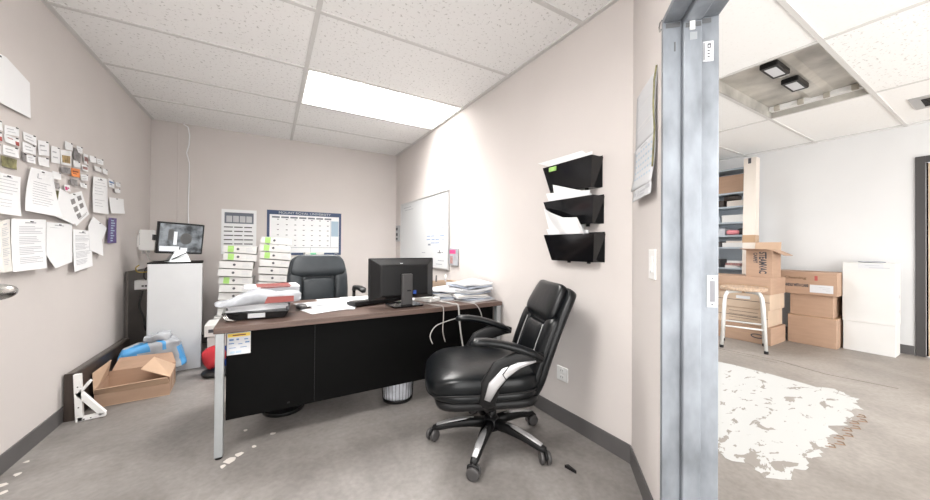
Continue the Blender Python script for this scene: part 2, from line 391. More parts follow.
mb = MB(); mb.box(XF, XF+0.12, -0.55, 0.63, 2.12, C+0.03); mb.box(XF, XF+0.12, -2.6, -0.55, 0, C+0.03)
st('wall_storage_side', mb, M['wall_storage'])
st('wall_storage_back', MB().box(XR+0.12, XF, 4.85, 4.95, 0, C+0.03), M['wall_storage'])
# baseboards
BH = 0.097
st('baseboard_left', MB().box(XL, XL+0.008, -0.03, YB, 0, BH), M['base'], bevel=0.002)
st('baseboard_back', MB().box(XL+0.008, XR, YB-0.008, YB, 0, BH), M['base'], bevel=0.002)
st('baseboard_right', MB().box(XR-0.008, XR, 1.06, YB-0.008, 0, BH), M['base'], bevel=0.002)
st('baseboard_door', MB().prism([dw(-0.5093,0.0),dw(-0.024,0.0),dw(-0.024,-0.008),dw(-0.501,-0.008)], 0, BH), M['base'], bevel=0.002)
st('baseboard_storage', MB().box(XF-0.008, XF, 0.64, 4.8, 0, BH), M['base'])
# white painted patch on the storage floor
edge = [(3.90,2.30),(3.88,1.574),(3.90,1.2),(3.87,0.90),(3.95,0.80),(3.86,0.72),(3.85,0.65),(3.70,0.66),(3.62,0.61),(3.5,0.66),(3.40,0.60),(3.30,0.63),(3.2,0.60),(3.08,0.66),(3.0,0.61),(2.88,0.63),(2.78,0.58),(2.70,0.61),(2.6,0.585),(2.5,0.62),(2.40,0.585),(2.3,0.62),(2.20,0.60),(2.12,0.66),(2.17,0.75),(2.12,0.84),(2.19,0.95),(2.15,1.3),(2.17,2.30)]
random.seed(3); pts = []
for i in range(len(edge)):
    a, b = edge[i], edge[(i+1) % len(edge)]
    for k in range(4):
        t = k/4; pts.append((a[0]+(b[0]-a[0])*t + random.uniform(-0.012,0.012), a[1]+(b[1]-a[1])*t + random.uniform(-0.012,0.012)))
o = st('trim_painted_floor_patch', MB().prism(pts, 0.0004, 0.0016), M['paint_patch'])
# scuffs beyond the patch
mb = MB()
for i in range(9):
    x = 2.75 + i*0.085; y0 = 0.565 - 0.02*(i % 2)
    mb.tube([(x, y0+0.035, 0.001), (x+0.03, y0, 0.0012), (x+0.06, y0+0.012, 0.001), (x+0.05, y0+0.035, 0.001)], 0.004, 4)
st('trim_floor_scuffs', mb, mat('rust_scuff', (0.22,0.14,0.09), 0.8))
mb = MB(); mb.tube([(4.45,2.3,0.0005),(4.40,1.75,0.0008),(4.45,1.30,0.0005),(4.35,0.95,0.0008),(4.42,0.55,0.0005)], 0.003, 5)
mb.tube([(4.3,2.1,0.0005),(4.33,1.65,0.0008),(4.36,1.28,0.0005)], 0.002, 5); mb.tube([(4.42,0.4,0.0005),(4.3,0.1,0.0008),(4.4,-0.3,0.0005)], 0.003, 5)
st('trim_floor_crack', mb, mat('crack_dirt', (0.20,0.17,0.145), 0.9))
# pale plaster chips stuck to the office floor near the desk foot
mb = MB(); random.seed(11)
for (x,y,r) in ((-0.165,2.12,0.028),(-0.13,2.16,0.02),(-0.06,2.2,0.012),(0.03,2.3,0.014),(-0.11,2.42,0.014),(-1.06,2.42,0.02),(-1.04,2.50,0.016),(-1.02,2.35,0.014),(-1.06,2.62,0.012),(-0.19,2.08,0.014)):
    mb.prism([(x+r*random.uniform(.6,1.3)*math.cos(k*PI/4), y+r*random.uniform(.6,1.3)*math.sin(k*PI/4)) for k in range(8)], 0.0003, 0.0018)
st('trim_floor_plaster_marks', mb, mat('plaster_mark', (0.62,0.58,0.54), 0.8))
# pressed steel door frame (double rabbet) with header
prof = [(-0.006,-0.022),(-0.006,0.0),(0.0535,0.0),(0.0535,-0.004),(0.0565,-0.004),(0.0565,0.0135),(0.060,0.017),(0.1125,0.017),(0.1165,0.013),(0.1165,0.0),(0.173,0.0),(0.178,-0.005),(0.178,-0.022),(0.1725,-0.022),(0.1725,-0.011),(-0.0005,-0.011),(-0.0005,-0.022)]
ZH = 1.972
def pr3(t, n, side):      # n = how far into the opening
    if side == 'near': x, y = dw(n, t); return (x, y)
    x, y = dw(OW - n, t); return (x, y)
df = empty('door_1', (*dw(0,0.09), 0)); tag(df, kind='structure')
R0 = []; 
mbj = MB(); mbj.loft([[(*pr3(t,n,'near'), 0.0) for t,n in prof], [(*pr3(t,n,'near'), ZH-n) for t,n in prof]])
mbj.build('door_jamb', M['galv'], df, bevel=0.0015)
mbj = MB(); mbj.loft([[(*pr3(t,n,'far'), 0.0) for t,n in prof], [(*pr3(t,n,'far'), ZH-n) for t,n in prof]])
mbj.build('door_jamb', M['galv'], df, bevel=0.0015)
mbj = MB(); mbj.loft([[(*dw(n+0.001,t), ZH-n) for t,n in prof], [(*dw(OW-n-0.001,t), ZH-n) for t,n in prof]])
mbj.build('door_header', M['galv'], df, bevel=0.0015)
# open mitre gap with bent tabs at the frame corner
mb = MB(); 
for (t0,t1,zz) in ((0.002,0.05,0.004),(0.062,0.112,0.021),(0.12,0.15,0.004)):
    p = [dw(0.0008 if t0 != 0.062 else 0.0178,t0), dw(0.0008 if t0 != 0.062 else 0.0178,t1)]; n = 0.0012
    mb.prism([p[0],p[1],(p[1][0]+DW.x*n,p[1][1]+DW.y*n),(p[0][0]+DW.x*n,p[0][1]+DW.y*n)], ZH-zz-0.018, ZH-zz-0.001)
mb.build('mitre_gap', M['galv_dark'], df)
mb = MB(); p0 = dw(0.018,0.075); p1 = dw(0.018,0.092); mb.prism([p0,p1,(p1[0]+DW.x*.003,p1[1]+DW.y*.003),(p0[0]+DW.x*.003,p0[1]+DW.y*.003)], ZH-0.05, ZH-0.018)
mb.build('mitre_tab', M['white_metal'], df)
mb = MB(); cx = dw(-0.02,-0.01); mb.tube([(cx[0]-0.012,cx[1]-0.012,1.985),(cx[0]+0.004,cx[1]+0.004,1.992),(cx[0]+0.012,cx[1]+0.012,1.978),(cx[0]+0.006,cx[1]+0.006,1.958),(cx[0]-0.006,cx[1]-0.006,1.955)], 0.003, 6)
mb.build('wire_hook', M['chrome'], df)
def on_jamb(t0,t1,z0,z1,n,th,mb):      # thin plate on the jamb's inner face
    a,b = dw(n,t0), dw(n,t1); mb.prism([a,b,(b[0]+DW.x*th,b[1]+DW.y*th),(a[0]+DW.x*th,a[1]+DW.y*th)], z0, z1); return mb
sk = on_jamb(0.138,0.172,0.910,1.026,0.0,0.002,MB()).build('strike_plate', M['steel_leg'], df)
on_jamb(0.148,0.164,0.930,1.006,0.0021,0.0008,MB()).build('latch_hole', mat('latch_recess',(0.22,0.22,0.24),0.5), sk)
on_jamb(0.1535,0.1575,1.013,1.018,0.0021,0.001,MB()).build('screw', M['galv_dark'], sk); on_jamb(0.1535,0.1575,0.918,0.923,0.0021,0.001,MB()).build('screw', M['galv_dark'], sk)
lb = on_jamb(0.124,0.158,1.808,1.882,0.0,0.0008,MB()).build('certification_label', M['paper'], df)
mb = MB(); on_jamb(0.139,0.150,1.868,1.873,0.0009,0.0006,mb); on_jamb(0.139,0.1415,1.857,1.873,0.0009,0.0006,mb); on_jamb(0.1475,0.150,1.857,1.873,0.0009,0.0006,mb); on_jamb(0.1415,0.1475,1.857,1.860,0.0009,0.0006,mb)
for z in (1.845,1.834,1.823): on_jamb(0.139,0.146,z,z+0.004,0.0009,0.0006,mb)
on_jamb(0.1265,0.129,1.814,1.876,0.0009,0.0006,mb)
mb.build('label_print', M['ink_dark'], lb)
mb = MB()
for (t,z,n) in ((0.088,1.90,0.017),): on_jamb(t-0.012,t+0.012,z-0.014,z+0.014,n,0.0012,mb)
mb.build('dimple', mat('steel_dimple',(0.36,0.38,0.40),0.5,metal=0.4), df, bevel=0.001)
on_jamb(0.030,0.035,1.86,1.895,0.0,0.001,MB()).build('slot', M['galv_dark'], df)
# office entry door leaf folded open beside the camera, only its lever reaches into the view
lf = empty('door_2', (-0.70,-0.03,0)); tag(lf, kind='structure')
LD = Vector((0.3,0.954)).normalized(); LN = Vector((LD.y,-LD.x)); LB = Vector((-0.41,0.895))
def lfp(s, n): p = LB - LD*s + LN*n; return (p.x, p.y)
MB().prism([lfp(0,-0.045),lfp(0,0),lfp(0.965,0),lfp(0.965,-0.045)],0.01,2.03).build('door_leaf', M['door_paint'], lf, bevel=0.002)
hp = lfp(0.062,0.0); HZ = 1.044
mb = MB(); mb.s = True; mb.lathe([(0.0,0),(0.03,0),(0.03,0.006),(0.026,0.01),(0.0,0.01)], 24, frame((*hp,HZ),(LD.x,LD.y,0),(0,0,1)))
mb.build('rose', M['chrome'], lf)
h1 = lfp(0.062,0.055); mb = MB(); mb.s = True; mb.cyl((*hp,HZ),(*h1,HZ),0.010,16)
mb.blob((0,0,0),(0.033,0.019,0.0135),0.9,0.9,24,14,RZ(*lfp(0.062,0.060),HZ,math.atan2(LD.y,LD.x)))
mb.build('door_lever', M['chrome'], lf)
# far storage door in dark frame
d3 = empty('door_3', (XF,0.0,0)); tag(d3, kind='structure')
mb = MB(); mb.box(XF-0.02,XF+0.1,0.565,0.632,0,2.13); mb.box(XF-0.02,XF+0.1,-0.56,-0.49,0,2.13); mb.box(XF-0.02,XF+0.1,-0.49,0.565,2.06,2.13)
mb.build('door_frame', M['dark_frame'], d3, bevel=0.003)
MB().box(XF+0.0,XF+0.045,-0.487,0.55,0.01,2.05).build('door_leaf', M['door_wood'], d3)
mb = MB(); mb.box(XF+0.0,XF+0.01,0.551,0.563,0.01,2.057); mb.build('door_gap', M['black_panel'], d3)
mb = MB(); mb.box(XF-0.004,XF-0.0005,0.50,0.53,1.83,1.92); mb.build('hinge', M['dark_frame'], d3)
# surface conduit on the back wall
st('trim_1', MB().box(-0.89,-0.878,YB-0.008,YB,0.9,C), M['wall'], bevel=0.002)

# ================================================================== LIGHT FIXTURES
def troffer(name, X, depth, dmat, label, watts, spread, tubes=True, group=None):
    x0,x1,y0,y1 = X; r = empty(name, ((x0+x1)/2,(y0+y1)/2,C), 0, label, 'light', group)
    mb = MB(); t = 0.004; zt = C+depth
    mb.box(x0,x0+t,y0,y1,C+0.004,zt); mb.box(x1-t,x1,y0,y1,C+0.004,zt); mb.box(x0+t,x1-t,y0,y0+t,C+0.004,zt); mb.box(x0+t,x1-t,y1-t,y1,C+0.004,zt); mb.box(x0,x1,y0,y1,zt,zt+0.004)
    mb.build('housing', M['white_metal'], r)
    MB().box(x0+0.012,x1-0.012,y0+0.012,y1-0.012,zt-0.012,zt-0.004).build('diffuser', dmat, r)
    ld = bpy.data.lights.new('troffer_lamp', 'AREA'); ld.shape = 'RECTANGLE'; ld.size = (x1-x0)-0.30; ld.size_y = (y1-y0)-0.05
    ld.energy = watts; ld.spread = math.radians(spread); ld.color = (1.0, 0.985, 0.965) if x0 < 2 else (0.95, 0.975, 1.0)
    lo = bpy.data.objects.new('troffer_lamp', ld); scene.collection.objects.link(lo); lo.parent = r; lo.location = (-0.12,0,depth-0.0135)
    if tubes:
        mb = MB(); mb.s = True
        for f in (0.22,0.42,0.62): mb.tube([(x0+0.03,y0+(y1-y0)*f,zt-0.032),(x1-0.03,y0+(y1-y0)*f,zt-0.032)], 0.014, 10)
        mb.build('lamp_tube', M['tube_lit'], r)
        mb = MB()
        for f in (0.32,0.52): mb.box(x0+0.02,x1-0.02,y0+(y1-y0)*f-0.010,y0+(y1-y0)*f+0.010,zt-0.05,zt-0.018)
        mb.build('louvre_rib', M['white_metal'], r)
    return r
troffer('ceiling_light', FX, 0.085, M['diffuser_office'], 'lit fluorescent ceiling light panel touching the right wall above the desk', 21, 125)
troffer('ceiling_light', RX, 0.085, M['diffuser_fill'], 'added unseen fill light panel over the front of the office, behind the camera view', 16, 165, tubes=False)  # added to brighten the door wall; no fixture known here
troffer('ceiling_light', S3, 0.085, M['diffuser_store'], 'added unseen fill light panel over the storage floor outside the doorway view', 8, 150, tubes=False)  # added as storage fill, stands for no known fixture
troffer('ceiling_light', S4, 0.085, M['diffuser_store'], 'lit ceiling light panel in the storage room behind the office wall', 13, 150, tubes=False)
# open, stripped storage fixture
x0,x1,y0,y1 = SX
r = empty('ceiling_light', ((x0+x1)/2,(y0+y1)/2,C), 0, 'open stripped ceiling light with bare ballasts in the storage room ceiling', 'light')
mb = MB(); t = 0.005; zt = C+0.10
mb.box(x0,x0+t,y0,y1,C,zt); mb.box(x1-t,x1,y0,y1,C,zt); mb.box(x0+t,x1-t,y0,y0+t,C,zt); mb.box(x0+t,x1-t,y1-t,y1,C,zt); mb.box(x0,x1,y0,y1,zt,zt+0.005)
mb.build('housing', M['steel_dirty'], r)
mb = MB(); mb.s = False
mb.loft([[(x,1.0-0.10,zt),(x,1.0-0.05,zt-0.02),(x,1.0+0.05,zt-0.02),(x,1.0+0.10,zt)] for x in (x0+0.02,x1-0.06)])
mb.build('reflector_spine', M['steel_dirty'], r)
for bx in (3.28, 3.72):
    b = MB().rbox(bx,bx+0.27,0.965,1.075,zt-0.062,zt-0.021,0.012).build('ballast', M['plastic'], r)
    MB().box(bx+0.04,bx+0.23,0.985,1.055,zt-0.0635,zt-0.0618).build('ballast_label', M['paper'], b)
    mb = MB(); mb.s = True
    for k in range(3): mb.tube([(bx+0.27,1.0+k*0.02,zt-0.04),(bx+0.31,0.99+k*0.025,zt-0.05),(bx+0.36,1.0+k*0.01,zt-0.028)], 0.004, 6)
    mb.build('ballast_wires', M['cable_white'], b)
MB().box(x1-0.075,x1-0.006,y0+0.006,y1-0.006,zt-0.045,zt-0.001).build('socket_rail', M['white_metal'], r, bevel=0.003)
for k in range(4):
    yy = y0+0.07+k*(y1-y0-0.14)/3
    s_ = MB(); s_.rbox(x1-0.10,x1-0.074,yy-0.022,yy+0.022,zt-0.06,zt-0.01,0.008); s_.build('lamp_socket', mat('aged_socket',(0.45,0.42,0.36),0.5), r)
# ceiling vent
r = empty('ceiling_vent', (5.15,0.25,C), 0, 'dark slot air vent with grey end in the storage ceiling', 'vent')
mb = MB(); mb.box(4.95,5.36,-0.10,0.56,C-0.004,C+0.006); mb.build('vent_frame', M['alu'], r, bevel=0.002)
mb = MB(); mb.box(5.02,5.29,-0.07,0.50,C-0.0055,C-0.0035); mb.build('vent_opening', M['black_panel'], r)
mb = MB()
for k in range(5): mb.box(5.05+k*0.05,5.056+k*0.05,-0.07,0.50,C-0.009,C-0.005)
mb.build('vent_slats', M['dark_frame'], r)
# ================================================================== OFFICE
# ---- papers pinned on the left wall: (kind, look, outline (y, z) in metres on the wall, label)
PAPERS = [
 ('notice', 'lines', [(2.413,2.016), (2.524,2.027), (2.709,1.980), (2.695,1.788), (2.419,1.784)], 'large white notice pinned alone above the cards, highest sheet on the left wall'),
 ('business_card', 'w', [(2.415,1.700), (2.501,1.705), (2.502,1.662), (2.416,1.654)], 'white card cut by the left photo edge, top of the leftmost card column'),
 ('business_card', 'red', [(2.416,1.650), (2.499,1.651), (2.500,1.608), (2.417,1.604)], 'white card with a red corner at the left photo edge, second in its column'),
 ('business_card', 'w', [(2.417,1.595), (2.490,1.591), (2.491,1.548), (2.418,1.549)], 'white card at the left photo edge just left of the brown and green card'),
 ('business_card', 'txt', [(2.518,1.696), (2.626,1.712), (2.622,1.668), (2.511,1.651)], 'white card topping the column that ends in the brown and green photo card'),
 ('business_card', 'red', [(2.515,1.652), (2.627,1.657), (2.624,1.616), (2.516,1.614)], 'white card with a dark red right corner, second above the brown photo card'),
 ('business_card', 'txt', [(2.508,1.598), (2.624,1.607), (2.621,1.557), (2.501,1.550)], 'white card with a red underline, directly above the brown and green photo card'),
 ('photo_card', 'brown', [(2.497,1.543), (2.611,1.548), (2.603,1.495), (2.494,1.491)], 'brown and green picture card below a column of white cards'),
 ('business_card', 'txt', [(2.655,1.705), (2.769,1.709), (2.765,1.659), (2.656,1.659)], 'white card topping the second full column of cards from the left'),
 ('business_card', 'txt', [(2.652,1.651), (2.765,1.655), (2.761,1.608), (2.648,1.597)], 'white card in the middle of the second full column of cards'),
 ('business_card', 'grey', [(2.643,1.599), (2.678,1.592), (2.679,1.551), (2.645,1.553)], 'narrow grey card at the foot of the second full column of cards'),
 ('business_card', 'txt', [(2.683,1.590), (2.761,1.602), (2.757,1.558), (2.684,1.552)], 'white card beside the narrow grey card, above the big curled sheet'),
 ('business_card', 'txt', [(2.780,1.696), (2.885,1.711), (2.887,1.631), (2.783,1.613)], 'tall white card with a dark top edge, above another white card'),
 ('business_card', 'w', [(2.783,1.604), (2.887,1.616), (2.889,1.565), (2.784,1.557)], 'plain white card touching the bottom of the tall dark-edged card'),
 ('business_card', 'txt', [(2.908,1.698), (3.000,1.707), (2.999,1.608), (2.904,1.599)], 'tall white card with a dark left edge, left of the yellowish picture card'),
 ('business_card', 'w', [(3.058,1.767), (3.154,1.770), (3.148,1.727), (3.053,1.713)], 'blank white card sticking up highest in the middle of the card cluster'),
 ('photo_card', 'yellow', [(3.005,1.698), (3.140,1.720), (3.128,1.623), (3.008,1.610)], 'pale card with a yellow brown picture, just under the highest card'),
 ('photo_card', 'grey', [(3.159,1.752), (3.193,1.754), (3.259,1.725), (3.252,1.678), (3.162,1.673)], 'dark grey picture card right of the yellow brown picture card'),
 ('business_card', 'w', [(3.160,1.669), (3.252,1.674), (3.254,1.637), (3.161,1.627)], 'white card between the dark grey picture card and the orange card'),
 ('business_card', 'txt', [(3.200,1.774), (3.282,1.779), (3.275,1.737), (3.215,1.730)], 'white card at the upper right of the dark grey picture card'),
 ('photo_card', 'red', [(3.296,1.746), (3.362,1.749), (3.355,1.683), (3.298,1.677)], 'slim red and grey card right of the dark grey picture card'),
 ('business_card', 'txt', [(3.272,1.664), (3.364,1.673), (3.357,1.630), (3.273,1.626)], 'white card hanging under the slim red and grey card'),
 ('photo_card', 'grey', [(3.010,1.595), (3.121,1.610), (3.122,1.569), (3.011,1.560)], 'grey green picture card left of the orange card'),
 ('photo_card', 'orange', [(3.129,1.613), (3.246,1.624), (3.239,1.567), (3.130,1.559)], 'bright orange card in the middle of the cluster'),
 ('business_card', 'txt', [(3.255,1.594), (3.366,1.610), (3.359,1.567), (3.256,1.553)], 'white card to the lower right of the orange card'),
 ('business_card', 'txt', [(3.249,1.540), (3.342,1.539), (3.343,1.510), (3.250,1.508)], 'small white card with a dark lower edge above the printed flyer, right side'),
 ('photo_card', 'grey', [(3.116,1.542), (3.208,1.547), (3.209,1.506), (3.117,1.505)], 'small grey picture card straight below the orange card'),
 ('business_card', 'w', [(2.912,1.551), (3.009,1.555), (3.004,1.512), (2.907,1.505)], 'blank white card right of the big curled sheet'),
 ('photo_card', 'grey', [(2.895,1.489), (2.991,1.490), (2.992,1.453), (2.890,1.452)], 'grey picture card with pale rim below the blank white card'),
 ('photo_card', 'brown', [(2.891,1.439), (2.986,1.442), (2.981,1.391), (2.886,1.390)], 'white and brown card, lowest card beside the big curled sheet'),
 ('photo_card', 'redprint', [(3.046,1.492), (3.110,1.497), (3.114,1.457), (3.047,1.452)], 'white card with crimson print touching the top of the printed flyer'),
 ('business_card', 'w', [(3.371,1.751), (3.474,1.760), (3.475,1.717), (3.372,1.702)], 'pale pink white card at the top of the right part of the cluster'),
 ('business_card', 'txt', [(3.483,1.755), (3.599,1.766), (3.593,1.727), (3.485,1.714)], 'white card right of the pale pink white card'),
 ('business_card', 'w', [(3.450,1.693), (3.566,1.699), (3.560,1.664), (3.451,1.658)], 'white card with a shadowed lower edge above the long sheet'),
 ('business_card', 'w', [(3.582,1.702), (3.673,1.704), (3.668,1.664), (3.583,1.664)], 'small blank card at the top right corner of the long sheet'),
 ('business_card', 'blue', [(3.694,1.645), (3.812,1.641), (3.802,1.583), (3.697,1.575)], 'white card with blue print right of the long sheet'),
 ('business_card', 'txt', [(3.832,1.637), (3.938,1.646), (3.931,1.610), (3.834,1.604)], 'rightmost white card, upper one of two'),
 ('business_card', 'w', [(3.814,1.581), (3.940,1.595), (3.929,1.559), (3.815,1.549)], 'rightmost white card, lower one of two'),
 ('notice', 'lines', [(3.429,1.613), (3.672,1.634), (3.668,1.359), (3.400,1.351)], 'long narrow white sheet with printed heading hanging below small cards'),
 ('folded_note', 'w', [(3.709,1.497), (4.011,1.518), (4.016,1.391), (3.714,1.371)], 'folded white note above the purple ticket strip'),
 ('ticket_strip', 'purple', [(3.706,1.334), (3.865,1.339), (3.852,1.134), (3.676,1.133)], 'purple ticket strip with pale print at the right end of the papers'),
 ('notice', 'fold', [(3.432,1.322), (3.672,1.250), (3.577,1.155), (3.576,1.034), (3.364,1.081), (3.358,1.249)], 'bent white sheet left of the purple strip, overlapped by the hanging stapled sheet'),
 ('flyer', 'flyer2', [(2.981,1.459), (3.085,1.443), (3.165,1.259), (3.115,1.250), (2.917,1.285)], 'grey printed page peeking out behind the picture flyer'),
 ('flyer', 'flyer', [(3.038,1.425), (3.251,1.480), (3.355,1.333), (3.153,1.239)], 'tilted printed flyer with dark product pictures'),
 ('notice', 'curl', [(2.698,1.529), (2.908,1.539), (2.933,1.440), (2.943,1.281), (2.592,1.290)], 'big curled white sheet with a clip mark in the upper row'),
 ('notice', 'lines', [(2.427,1.455), (2.611,1.460), (2.593,1.260), (2.432,1.262)], 'white sheet with one grey bar at the left photo edge, upper row'),
 ('notice', 'lines2', [(2.472,1.223), (2.541,1.242), (2.541,0.985), (2.478,0.984)], 'yellowed back sheets at the left photo edge behind the thick stack of forms'),
 ('notice', 'lines2', [(2.546,1.245), (2.810,1.258), (2.797,0.987), (2.537,0.983)], 'thick stack of printed forms pinned in the lower row, leftmost'),
 ('notice', 'lines2', [(2.843,1.246), (3.128,1.250), (3.111,1.008), (2.910,0.978), (2.829,1.059)], 'printed form with a curled lower left corner, second in the lower row'),
 ('notice', 'lines2', [(3.141,1.219), (3.404,1.216), (3.398,0.967), (3.137,0.942)], 'printed letter with a curled foot, third in the lower row'),
]

def lerp2(P, u, v):
    a = (P[0][0]+(P[1][0]-P[0][0])*u, P[0][1]+(P[1][1]-P[0][1])*u); b = (P[3][0]+(P[2][0]-P[3][0])*u, P[3][1]+(P[2][1]-P[3][1])*u)
    return (a[0]+(b[0]-a[0])*v, a[1]+(b[1]-a[1])*v)
random.seed(5)
for i, (nm, look, poly, lab) in enumerate(PAPERS):
    x = XL + 0.0015 + i*0.00035
    th = 0.001
    if 'thick stack' in lab: th = 0.012
    if 'yellowed' in lab: x = XL + 0.004
    Q = poly if len(poly) == 4 else [poly[0], poly[1], poly[-2] if look != 'lines2' else poly[2], poly[-1]]
    big = nm in ('notice', 'flyer', 'folded_note')
    ymin = min(p[1] for p in poly); ymax = max(p[1] for p in poly)
    lift = 0.028 if look == 'curl' else (0.012 if big else 0.004)
    def off(z): t = max(0.0, (ymax - z)/(ymax - ymin)); return lift*t*t
    mb = MB(); k = len(poly)
    # subdivide the outline into horizontal bands through a bilinear patch for sheets, else a straight prism
    if len(poly) == 4 or look == 'curl':
        PP = Q; nu, nv = 4, 8
        front = []; 
        for jv in range(nv+1):
            for iu in range(nu+1):
                a = lerp2(PP, iu/nu, jv/nv); front.append((x + th + off(a[1]), a[0], a[1]))
        back = [(p[0]-th, p[1], p[2]) for p in front]; n = (nu+1)*(nv+1); fs = []
        for jv in range(nv):
            for iu in range(nu):
                a = jv*(nu+1)+iu; fs.append((a,a+1,a+nu+2,a+nu+1)); fs.append((n+a,n+a+nu+1,n+a+nu+2,n+a+1))
        rim = [iu for iu in range(nu+1)] + [jv*(nu+1)+nu for jv in range(1,nv+1)] + [nv*(nu+1)+iu for iu in range(nu-1,-1,-1)] + [jv*(nu+1) for jv in range(nv-1,0,-1)]
        for q in range(len(rim)):
            a, b = rim[q], rim[(q+1) % len(rim)]; fs.append((a, n+a, n+b, b))
        mb.add(front + back, fs)
    else:
        f = [(x+th+off(p[1]), p[0], p[1]) for p in poly]; b_ = [(p[0]-th, p[1], p[2]) for p in f]
        mb.loft([b_, f])
    base = M['paper_bright']
    if look == 'brown': base = M['brown_pic']
    if look == 'grey': base = M['grey_pic']
    if look == 'orange': base = M['orange']
    if look == 'purple': base = M['purple']
    if 'yellowed' in lab: base = M['paper_warm']
    ink = {'red': M['ink_red'], 'yellow': M['yellow_pic'], 'redprint': M['ink_magenta'], 'blue': M['ink_blue'], 'purple': M['pale_blue'], 'flyer': M['grey_pic'], 'flyer2': M['grey_pic'], 'orange': M['ink_red_pale']}.get(look, M['ink'])
    if 'slim red' in lab: ink = M['red_pic']
    mb.m = 1
    def patch(u0, u1, v0, v1):
        c = [lerp2(Q, u, v) for u, v in ((u0,v0),(u1,v0),(u1,v1),(u0,v1))]
        mb.loft([[(x+th+off(p[1])+0.0002, p[0], p[1]) for p in c], [(x+th+off(p[1])+0.0008, p[0], p[1]) for p in c]])
    if look in ('lines','lines2'):
        nl = 9 if look == 'lines' else 22
        for q in range(nl):
            v = 0.14 + 0.74*q/nl; u1 = random.uniform(0.55, 0.9)
            if q % 6 == 5: continue
            patch(0.12, u1, v, v + 0.011)
        patch(0.3, 0.65, 0.06, 0.085)
    elif look == 'curl':
        for q in range(10): patch(0.18, random.uniform(.6,.85), 0.30+q*0.055, 0.309+q*0.055)
        patch(0.30, 0.33, 0.10, 0.21); patch(0.33, 0.47, 0.20, 0.215)
    elif look == 'red': patch(0.72, 0.97, 0.45, 0.95); patch(0.2, 0.55, 0.3, 0.38)
    elif look == 'txt':
        patch(0.15, 0.6, 0.3, 0.38); patch(0.2, 0.75, 0.62, 0.68)
        if 'underline' in lab: mb.m = 0
    elif look == 'yellow': patch(0.12, 0.9, 0.35, 0.85)
    elif look == 'redprint': patch(0.05, 0.45, 0.3, 0.85); patch(0.55, 0.8, 0.4, 0.6)
    elif look == 'blue': patch(0.1, 0.9, 0.25, 0.45); patch(0.1, 0.6, 0.6, 0.68)
    elif look == 'purple':
        for q in range(9): patch(0.3, random.uniform(.55,.8), 0.08+q*0.1, 0.13+q*0.1)
    elif look == 'orange': patch(0.15, 0.8, 0.3, 0.42); patch(0.2, 0.6, 0.6, 0.66)
    elif look == 'grey': mb.m = 0
    elif look == 'flyer':
        for (u,v) in ((0.2,0.18),(0.62,0.15),(0.22,0.45),(0.6,0.44),(0.25,0.7)): patch(u, u+0.24, v, v+0.17)
        patch(0.3,0.9,0.86,0.87); patch(0.3,0.8,0.9,0.91)
    elif look == 'flyer2':
        patch(0.1,0.5,0.3,0.8)
    if 'slim red' in lab: patch(0.1, 0.9, 0.3, 0.75)
    if 'picture card with pale rim' in lab: mb.m = 0
    o = mb.build(nm, [base, ink], None)
    tag(o, lab, {'notice':'notice','business_card':'card','photo_card':'card','folded_note':'note','ticket_strip':'ticket','flyer':'flyer'}[nm], 'papers and cards pinned on the left wall')
    if nm != 'photo_card' and 'yellowed' not in lab and 'peeking' not in lab:
        c = lerp2(Q, 0.82 if nm == 'business_card' else 0.5, 0.05); r = 0.0045 if nm == 'business_card' else 0.006
        p = MB(); p.box(x+th, x+th+0.004, c[0]-r*1.6, c[0]+r*1.6, c[1]-r*0.4, c[1]+r*0.4)
        p.build('push_pin', M['ink_dark'], o)

# ---- back wall calendars
def wall_sheet(name, x0, x1, z0, z1, m, lab, cat, th=0.003):
    return tag(MB().box(x0,x1,YB-0.001-th,YB-0.001,z0,z1).build(name, m, None), lab, cat)
yy = YB-0.0045
c = wall_sheet('wall_calendar', -0.485,-0.135,1.02,1.552, M['paper_bright'], 'tall white wall calendar with grey year table, left of the blue calendar', 'calendar')
MB().box(-0.455,-0.165,yy-0.0006,yy,1.385,1.515).build('year_panel', M['slate'], c)
mb = MB()
for k in range(4): mb.box(-0.437+k*0.066,-0.437+k*0.066+0.056,yy-0.0012,yy-0.0007,1.40,1.475)
mb.build('year_table', M['paper'], c)
mb = MB(); random.seed(2)
for k in range(4):
    for q in range(3):
        for l in range(5): mb.box(-0.432+k*0.066,-0.432+k*0.066+random.uniform(.02,.045),yy-0.0016,yy-0.0013,1.405+l*0.014,1.408+l*0.014)
mb.build('table_print', M['ink'], c)
mb = MB()
for k in range(6):
    for q in range(3): mb.box(-0.46+q*0.1,-0.46+q*0.1+random.uniform(.075,.094),yy-0.0008,yy,1.335-k*0.05,1.347-k*0.05)
mb.build('text_rows', M['ink_dark'], c)
x0,x1,z0,z1 = -0.026,0.855,1.005,1.572
c = wall_sheet('wall_calendar', x0,x1,z0,z1, M['navy'], 'wide blue bordered university desk calendar pinned on the back wall', 'calendar')
MB().box(x0+0.03,x1-0.03,yy-0.0005,yy,z0+0.03,1.518).build('month_sheet', M['paper_bright'], c)
mb = MB()
for k in range(7): mb.box(x0+0.055+k*0.102,x0+0.055+k*0.102+0.085,yy-0.001,yy-0.0006,1.476,1.496)
mb.build('weekday_band', M['slate'], c)
mb = MB()
for rr in range(6):
    for k in range(7): mb.box(x0+0.11+k*0.098,x0+0.132+k*0.098,yy-0.001,yy-0.0006,1.455-rr*0.066,1.463-rr*0.066)
mb.build('day_numbers', M['ink_dark'], c)
mb = MB(); mb.box(x1-0.128,x1-0.035,yy-0.001,yy-0.0006,1.255,1.46); mb.build('notes_panel', M['pale_blue'], c)
